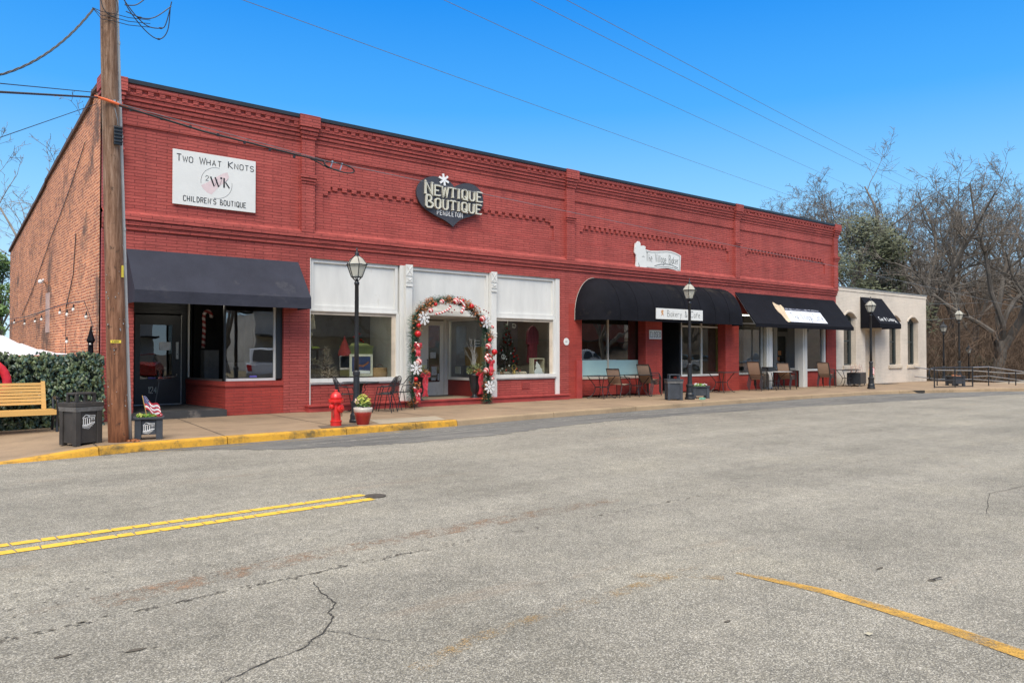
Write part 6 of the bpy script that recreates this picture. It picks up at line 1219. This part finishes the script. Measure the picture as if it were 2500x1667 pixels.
# boutique right window
T = fir('decorated_tree', 'decorated tree with silver and red baubles in the right boutique window', (14.95,18.75,.72), 1.65, .55, 1900, PINE, 25, .07)
rn = random.Random(8)
for mt, nm, n_, r_ in ((REDS,'red_bauble',34,.034),(M('silver_bauble',(.75,.75,.72),.2,bst=0),'silver_bauble',26,.028)):
    for i in range(n_): q = rn.random()**.7; a = rn.uniform(3.0,6.5); t = MB(); t.ball((14.95+.52*q*math.cos(a),18.75+.52*q*math.sin(a),.78+1.5*(1-q)), r_, 6); t.build(nm, mt, T, smooth=True)
t = MB()
for c in ((15.0,18.45,2.27),(14.5,18.35,1.32)): t.tube([(c[0]+.07*math.cos(R(a)),c[1],c[2]+.07*math.sin(R(a))) for a in range(0,360,30)], .008, 4, close=True); t.tube([(c[0],c[1],c[2]-.07),(c[0],c[1],c[2]+.07)], .006, 4); t.tube([(c[0]-.06,c[1],c[2]-.03),(c[0]+.06,c[1],c[2]-.03)], .006, 4)
t.build('ring_ornament', WHITE2, T)
t = MB(); P = [(15.45,18.3,1.15),(15.62,18.3,1.05),(15.80,18.3,1.12),(15.82,18.3,1.7),(15.88,18.3,1.72),(15.87,18.3,2.1),(15.76,18.3,2.24),(15.66,18.3,2.29),(15.56,18.3,2.24),(15.45,18.3,2.1),(15.42,18.3,1.72),(15.49,18.3,1.7)]; t.prism(P, (0,1,0), .09); single('red_dress', 'dark red long dress hanging in the right boutique window', 'dress', t, M('dark_red_cloth', (.13,.012,.022), .8, ns=6, amt=.5, bs=8, bst=1, bd=.03, stretch=(2,1,.3)))
T = thing('shadow_box', 'cream shallow wooden box frame at the right of the boutique window', 'frame', (15.6,18.1,.7), world=True); t = MB(); wall(t, 15.4, 15.85, .80, 1.28, 18.0, 18.2, [(15.43,15.82,.83,1.25)]); t.build('frame', M('cream_frame2', (.55,.50,.36), .6), T)
t = MB(); P = [(15.42,17.95,.80),(15.78,17.95,.80),(15.70,17.95,.90),(15.73,17.95,.92),(15.62,17.95,1.02),(15.64,17.95,1.04),(15.50,17.95,1.18),(15.46,17.95,1.0),(15.5,17.95,.98),(15.42,17.95,.88)]; t.prism(P, (0,1,0), .03); single('wooden_tree_cutout', 'white wooden tree cutout in front of the box frame', 'ornament', t, WHITE2)
for i, (x, z, l) in enumerate(((13.78,.70,'lower left'),(13.92,.70,'lower middle'),(14.06,.70,'lower right'),(13.80,.90,'middle left'),(13.97,.90,'middle right'),(13.9,1.10,'top'))):
    t = MB(); t.lathe([(.06,z),(.065,z+.18)], (x,18.05,0), 12); single('striped_mug', 'grey and white striped mug, %s one of the stack' % l, 'mug', t, stripes('grey_stripe', (.62,.62,.6), (.10,.11,.11), 16, (1,0,0)) if i == 0 else bpy.data.materials['grey_stripe'])
t = MB(); t.tube([(14.62+.08*math.cos(R(a)),17.98,1.0+.09*math.sin(R(a))) for a in range(0,360,30)], .01, 4, close=True); t.lathe([(.06,.80),(.05,.86),(.02,.9)], (14.62,17.98,0), 8); single('gold_ring_ornament', 'gold ring ornament on a small base in the right boutique window', 'ornament', t, M('gold_metal', (.7,.45,.1), .3, metal=.8, bst=0))
for i, (x, c, rz_) in enumerate(((14.2,(.35,.17,.06),.5),(14.75,(.50,.42,.30),.2),(15.05,(.6,.5,.38),-.3),(14.42,(.45,.38,.3),.1))): t = MB(); t.obox((x,18.1,.78),(.22,.1,.16),rz_,.3); single('gift_item', ['brown','beige','cream','greyish'][i]+' small gift item lying on the floor of the right boutique window', 'gift', t, M('gift_colour_'+'abcd'[i], c, .7, ns=9))
t = MB(); t.tube([(15.1,18.9,2.46),(15.0,18.9,.7)], .012, 4); single('curtain_rod', 'pale thin pole standing behind the decorated tree', 'pole', t, ALU)
# entry side window : yellow cabinet etc
t = MB(); t.add([(13.7,18.5,1.05),(13.7,19.2,1.05),(14.1,19.2,1.05),(14.1,18.5,1.05),(13.7,18.4,1.62),(13.7,19.3,1.62),(14.1,19.3,1.62),(14.1,18.4,1.62)],[(0,1,2,3),(4,5,6,7),(0,4,5,1),(1,5,6,2),(2,6,7,3),(3,7,4,0)]); single('wooden_bucket', 'golden brown tapered wooden box in the entry side window', 'box', t, M('golden_wood', (.42,.26,.07), .6, ns=3))
t = MB(); t.box(13.75,18.8,1.62,13.95,19.1,1.82); single('striped_parcel', 'striped black and white parcel on the golden box', 'parcel', t, stripes('bw_stripe', (.6,.6,.58), (.03,.03,.03), 12, (0,1,1)))
t = MB(); t.box(13.6,19.35,.80,13.63,19.62,1.02); single('card', 'white card with red writing standing in the entry side window', 'card', t, SIGNW)
# small festoon decorations in the cream building windows
for i, x in enumerate((33.78,38.17,40.15)):
    t = MB(); t.tube(spl([(x,17.92,1.72),(x-.10,17.92,1.88),(x-.08,17.92,1.98),(x,17.92,1.94),(x+.08,17.92,1.98),(x+.10,17.92,1.88),(x,17.92,1.72)], 4, False), .022, 6)
    single('heart_wreath', 'white and red heart wreath in the '+['left','middle','right']+[] if False else 'white and red heart wreath in the %s arched window of the cream building' % ['left','middle','right'][i], 'wreath', t, M('pink_white_heart', (.66,.45,.45), .6, ns=30, amt=.5, bst=0) if i == 0 else bpy.data.materials['pink_white_heart'], smooth=True)
# ================================================================== trees
def limb(pts, t_):
    k = t_*(len(pts)-1); i = min(int(k), len(pts)-2); return pts[i].lerp(pts[i+1], k-i), (pts[i+1]-pts[i]).normalized()
def sprout(mb, p, d, r0, L_, lev, rnd, cnt, wob, up, minr):
    n_ = [9,6,4,3][lev]; pts = [Vector(p)]; rr = [r0]; dd = Vector(d).normalized(); q = Vector(p)
    for i in range(n_):
        dd = (dd+Vector((rnd.gauss(0,wob),rnd.gauss(0,wob),rnd.gauss(0,wob*.6)+up))).normalized(); q = q+dd*L_/n_; pts.append(q.copy()); rr.append(max(minr, r0*(1-.78*(i+1)/n_)))
    mb.tube(pts, rr, [7,5,3,3][lev], caps=False)
    if lev >= 3: return
    for k in range(cnt[lev]):
        t_ = rnd.uniform(.28 if lev == 0 else .15, 1.)**.85; b, tn = limb(pts, t_); a = rnd.random()*6.283; o = Matrix.Rotation(a,3,tn) @ tn.orthogonal().normalized()
        nd = tn*rnd.uniform(.5,1.1)+o*rnd.uniform(.55,1.0); sprout(mb, b, nd, max(minr, r0*(1-.78*t_)*rnd.uniform(.45,.7)), L_*rnd.uniform(.26,.50)*(1.15-.45*t_), lev+1, rnd, cnt, wob*1.25, up, minr)
def bare_tree(label, loc, H, seed, r0=.32, cnt=(9,6,5), trunk=.22, lean=.34, limbs=4, group=None, bark=None, wob=.13):
    T = thing('bare_tree', label, 'tree', (0,0,0), group=group); rnd = random.Random(seed); tr, cr = MB(), MB(); h0 = H*trunk
    pts = [Vector((0,0,-.6))]; rr = [r0*1.5]; q = pts[0].copy(); d = Vector((rnd.gauss(0,.08),rnd.gauss(0,.08),1))
    for i in range(6): d = (d+Vector((rnd.gauss(0,.07),rnd.gauss(0,.07),0))).normalized(); q = q+d*(h0+.6)/6; pts.append(q.copy()); rr.append(r0*(1.12-.05*i))
    tr.tube(pts, rr, 10, caps=False); tr.build('trunk', bark or BARK, T, smooth=True)
    for k in range(limbs):
        a = 6.283*k/limbs+rnd.uniform(-.6,.6); b = pts[-1-(k % 3)]; l = lean*rnd.uniform(.5,1.4) if k else lean*.2
        sprout(cr, b, (math.cos(a)*l,math.sin(a)*l,1), r0*rnd.uniform(.5,.78), (H-b.z)*rnd.uniform(.85,1.02)/(1 if l < .5 else .92), 0, rnd, cnt, wob, .015, .011)
    cr.build('crown', bark or BARK, T); T.location = loc; return T
TG = 'bare trees behind the row of buildings'
def gp(px, d):   # authoring aid: a spot on a line of sight expressed once as plain ground coordinates
    a = math.atan2(.7776, .6288)-math.atan((px-1250)/1880); k = d/math.cos(math.atan((px-1250)/1880)); return (k*math.cos(a), k*math.sin(a), -1.2)
SP = dict(
  a=(57.5,19.6),b=(62.3,22.5))
tA = bare_tree('massive bare tree with dark trunk right behind the cream building corner', gp(2262,58), 15.2, 41, .42, (11,10,8), .20, .42, 5, TG)
tB = bare_tree('tall spreading bare tree near the right edge of the picture', gp(2425,54), 14.8, 52, .40, (11,10,8), .24, .55, 5, TG, wob=.17)
tC = bare_tree('slender bare tree top showing above the red roof, furthest left', gp(1905,80), 18.2, 67, .22, (11,9,8), .30, .34, 4, TG)
for tt, px, d, rz, lb, s_ in ((tC,1985,76,1.9,'bare treetop above the red roof, second from the left',1.0),(tC,2075,72,4.4,'bare tree rising behind the evergreen crown',1.02),(tB,2345,70,3.4,'tall bare tree over the two lantern posts',1.12),(tC,2385,60,.7,'slim bare tree behind the smallest lantern post',.84),(tA,2520,62,2.3,'bare tree partly cut off by the right edge',.95),(tC,2170,84,3.9,'distant slim bare tree just right of the evergreen',.88),(tC,2285,76,1.1,'upright bare tree between the two big trees',1.0),(tC,2120,78,2.9,'slim bare crown over the evergreen',.98),(tC,2480,80,5.2,'faint distant bare tree behind the thicket at right',.98)):
    dup(tt, gp(px, d), rz, lb, (s_,)*3)
LG = 'bare trees behind the brick side wall'
tL = bare_tree('pale bare tree behind the brick side wall, its trunk above the roof edge', gp(104,44), 14.6, 71, .17, (7,5,3), .42, .75, 5, LG, BARK2, .16)
dup(tL, gp(-60,47), 2.6, 'pale bare tree at the far left edge with a low bough', (.86,)*3); dup(tL, gp(190,60), 4.0, 'thin pale treetop just left of the wooden pole', (.92,)*3)
def leafy(name, label, loc, H, rad, n_, leaf, mat, seed, squash=1., z0=.2, group=None):
    T = thing(name, label, 'tree', (0,0,0), group=group); rnd = random.Random(seed); t = MB(); t.tube([(0,0,-.5),(.1,0,H*.4),(0,.1,H*.85)], [.25,.18,.05], 7); 
    cl = []
    for i in range(46):
        z = H*(z0+(1-z0)*rnd.random()); k = math.sin(math.pi*min(1,max(0,(z/H-z0)/(1-z0)))**.8)**.6; a = rnd.random()*6.283; r_ = rad*k*rnd.uniform(.3,1); cl.append((Vector((r_*math.cos(a),r_*math.sin(a),z)), rnd.uniform(.5,1.1)*rad*.36)); t.tube([(0,0,z*.7),(r_*math.cos(a),r_*math.sin(a),z)], [.07,.02], 4, caps=False)
    t.build('trunk', BARK, T); t = MB()
    for i in range(n_):
        c, r_ = rnd.choice(cl); u = Vector((rnd.gauss(0,1),rnd.gauss(0,1),rnd.gauss(0,.8))).normalized()*r_*rnd.random()**.33; p = c+u; a = Vector((rnd.gauss(0,1),rnd.gauss(0,1),rnd.gauss(0,.6)-.2)).normalized(); b = a.orthogonal().normalized(); q = leaf*rnd.uniform(.6,1.4)
        t.add([p-a*q*.5, p+b*q*.28, p+a*q, p-b*q*.28], [(0,1,2,3)])
    t.build('crown', mat, T); T.location = loc; return T
leafy('evergreen_tree', 'dense dark evergreen tree behind the cream building', gp(2103,56), 12.0, 4.6, 19000, .19, EVG, 91, z0=.12)

BG_ = 'bamboo clumps behind the side wall'
lv = leafy('bamboo_clump', 'green bamboo clump at the left edge behind the brick wall', gp(-4,37), 7.3, 1.7, 9000, .15, BAMB, 95, z0=.1, group=BG_)
dup(lv, gp(-110,40), 2.0, 'second bamboo clump mostly outside the left edge', (1,1,.9))
# brown thicket on the slope : one uncountable mass
rnd = random.Random(17); t = MB()
for i in range(4200):
    px = rnd.uniform(2150,2640); d = rnd.uniform(52,118); x, y, _ = gp(px, d); z0 = gz(x, y); h_ = rnd.uniform(1.8,6.2)*(.7+.5*math.sin(px*.02)**2); lean = Vector((rnd.gauss(0,.3),rnd.gauss(0,.3),1)).normalized(); p = Vector((x,y,z0-.1)); P = [p.copy()]
    for k in range(3):
        lean = (lean+Vector((rnd.gauss(0,.28),rnd.gauss(0,.28),rnd.gauss(0,.1)))).normalized(); p = p+lean*h_/3; P.append(p.copy())
        for q in range(3): e = (lean+Vector((rnd.gauss(0,.8),rnd.gauss(0,.8),rnd.gauss(0,.4)))).normalized(); m_ = p-lean*h_/3*rnd.random(); t.tube([m_, m_+e*h_*.2, m_+e*h_*.33+Vector((0,0,rnd.uniform(-.15,.25)))], [.014,.010,.006], 3, caps=False)
    t.tube(P, [.028,.02,.014,.008], 3, caps=False)
o = t.build('thicket', TWIG); struct(o, 'stuff'); tag(o, 'tangled brown leafless thicket covering the slope at the right', 'thicket')
# low green shrubs in the thicket
for i, (px, d, r_, lb) in enumerate(((2290,56,1.0,'small rounded dark evergreen shrub low behind the roofed lantern post'),(2405,58,1.3,'low evergreen shrub behind the ramp handrails'),(2225,60,2.2,'greenish shrub at the right corner of the cream building'))):
    x, y, _ = gp(px, d); q = leafy('evergreen_shrub', lb, (x,y,gz(x,y)), r_*1.9, r_, 1400, .2, EVG, 100+i, z0=.05); q['category'] = 'shrub'
# ================================================================== across the street (seen only as reflections in the shop glass)
OG = 'trees across the street'
for i, (x, y, s_, tt) in enumerate(((20,-24,.8,tA),(33,-22,.75,tB),(47,-25,.85,tA),(62,-24,.8,tB),(80,-27,.9,tA),(8,-22,.8,tB))):
    dup(tt, (x,y,-.3), i*1.3, 'bare tree reflected in the shop windows, %s from the left across the street' % ['second','third','fourth','fifth','sixth','first'][i], (s_,)*3)
for i, (x0, x1, y, h_, cl_, lb) in enumerate(((26,47,-34,5.5,(.50,.48,.44),'long pale low building reflected in the boutique windows'),(52,78,-36,6.5,(.26,.075,.05),'brick building reflected in the bakery windows'),(84,130,-38,6.2,(.40,.36,.30),'beige building reflected in the cafe windows'),(-8,20,-40,7.0,(.48,.47,.45),'white house reflected in the door numbered 124'))):
    T = thing('shop_building', lb, 'building', (x0,y,-.3), world=True, group='buildings across the street'); t = MB(); n_ = int((x1-x0)/3.2); hl = [(x0+1+3.2*k, x0+3+3.2*k, .6, 2.8) for k in range(n_)]; wall(t, x0, x1, -.3, h_, y, y-.4, hl); t.box(x0,y-8,-.3,x1,y-.45,h_-.4); t.build('wall', M('far_wall_'+'abcd'[i], cl_, .8, ns=.6), T)
    t = MB(); t.box(x0-.3,y-8.3,h_,x1+.3,y+.4,h_+.3); t.build('roof', ROOFM, T); t = MB(); t.box(x0,y+.02,3.0,x1,y+1.6,3.15); t.build('canopy', DARK, T)
gr = MB(); gr.quad((-40,-33,-.10),(140,-33,-.10),(140,-17,-.10),(-40,-17,-.10)); struct(gr.build('lawn', M('dormant_grass', (.24,.19,.10), .95, ns=.5, amt=.3, bst=0)))
def vehicle(name, label, cat, loc, rz, col, kind):
    T = thing(name, label, cat, (0,0,0), group='vehicles parked across the street'); m_ = M(name+'_paint_'+kind, col, .25, amt=.03, bst=0, spec=.6) ; dg = DARKG
    def prof(P, w0, w1, nm, mat, zsplit=None):
        t = MB(); n_ = len(P)
        for s_ in (-1, 1):
            for x, z in P: t.v.append((x, s_*(w0 if z < .95 else w1), z))
        t.f += [tuple(range(n_)), tuple(range(n_, 2*n_))[::-1]]+[(i, n_+i, n_+(i+1) % n_, (i+1) % n_) for i in range(n_)]; t.m += [0]*(n_+2); return t.build(nm, mat, T, bev=.04)
    if kind == 'pickup':
        L_ = 5.8; prof([(-2.9,.5),(-2.9,1.12),(-.75,1.15),(1.1,1.15),(2.75,1.05),(2.88,.8),(2.88,.5)], .98, .97, 'body', m_); prof([(-.75,1.14),(-.55,1.82),(.55,1.84),(1.25,1.16)], .92, .84, 'cab', m_)
        prof([(-2.86,1.12),(-2.55,1.78),(-.72,1.82),(-.72,1.14)], .93, .84, 'bed_cap', m_)
        for P in (((-2.80,1.22),(-2.60,1.70)),): t = MB(); t.add([(-2.87,-.72,1.24),(-2.87,.72,1.24),(-2.61,.66,1.72),(-2.61,-.66,1.72)],[(0,1,2,3)]); t.build('rear_glass', dg, T)
        t = MB(); t.box(-3.02,-.98,.48,-2.9,.98,.68); t.build('bumper', STEEL, T)
        for s_ in (-1,1):
            t = MB(); t.box(-2.93,s_*.86-.08,.78,-2.90,s_*.86+.08,1.08); t.build('tail_light', REDS, T)
            for a, b in ((-2.3,-.9),(-.5,.2),(.3,.95)): t = MB(); t.add([(a,s_*.945,1.24),(b,s_*.945,1.24),(b-.12,s_*.87,1.68),(a+.12,s_*.87,1.68)],[(0,1,2,3)]); t.build('side_glass', dg, T)
    else:
        prof([(-2.3,.35),(-2.35,.9),(-1.75,1.0),(1.1,.98),(2.25,.82),(2.35,.6),(2.3,.35)], .9, .88, 'body', m_); prof([(-1.8,.97),(-1.1,1.42),(.2,1.46),(1.2,.97)], .82, .70, 'cabin', dg)
        t = MB(); t.box(-1.1,-.68,1.41,.25,.68,1.475); t.build('roof_panel', m_, T)
        for s_ in (-1,1): t = MB(); t.box(-2.37,s_*.7-.15,.72,-2.33,s_*.7+.15,.86); t.build('tail_light', REDS, T)
    xw = (-1.9,1.85) if kind == 'pickup' else (-1.4,1.4)
    for x in xw:
        for s_ in (-1,1):
            r_ = .40 if kind == 'pickup' else .32; t = MB(); t.lathe([(r_*.6,-.12),(r_,-.11),(r_,.11),(r_*.6,.12)], (x,s_*.85,r_), 18, axis=AX(90,'X')); w_ = t.build('wheel', TYRE, T); t = MB(); t.lathe([(r_*.58,-.125),(r_*.58,.125)], (x,s_*.85,r_), 12, axis=AX(90,'X')); t.build('rim', STEEL, w_)
    T.location = loc; T.rotation_euler = (0,0,rz); return T
DARKG = M('dark_car_glass', (.02,.022,.025), .1, bst=0); TYRE = M('tyre_rubber', (.02,.02,.02), .8, bst=0)
vehicle('pickup_truck', 'white pickup with a bed cap reflected in the black shop window', 'pickup truck', (14.6,-1.6,-.13), R(-70), (.72,.73,.74), 'pickup')
vehicle('pickup_truck', 'silver pickup reflected in the left bakery window', 'pickup truck', (44,-9,-.13), R(15), (.62,.64,.66), 'pickup')
vehicle('parked_car', 'white sedan reflected in the right bakery window', 'car', (55.5,-8,-.13), R(65), (.65,.65,.64), 'sedan')
vehicle('parked_car', 'grey sedan reflected beside the white sedan in the bakery window', 'car', (59.5,-9,-.13), R(70), (.20,.23,.26), 'sedan')
vehicle('parked_car', 'dark blue car reflected in the left cafe window', 'car', (62,-4,-.13), R(75), (.03,.06,.12), 'sedan')
vehicle('parked_car', 'red car reflected in the door numbered 124', 'car', (11.2,-7,-.13), R(-70), (.40,.03,.02), 'sedan')
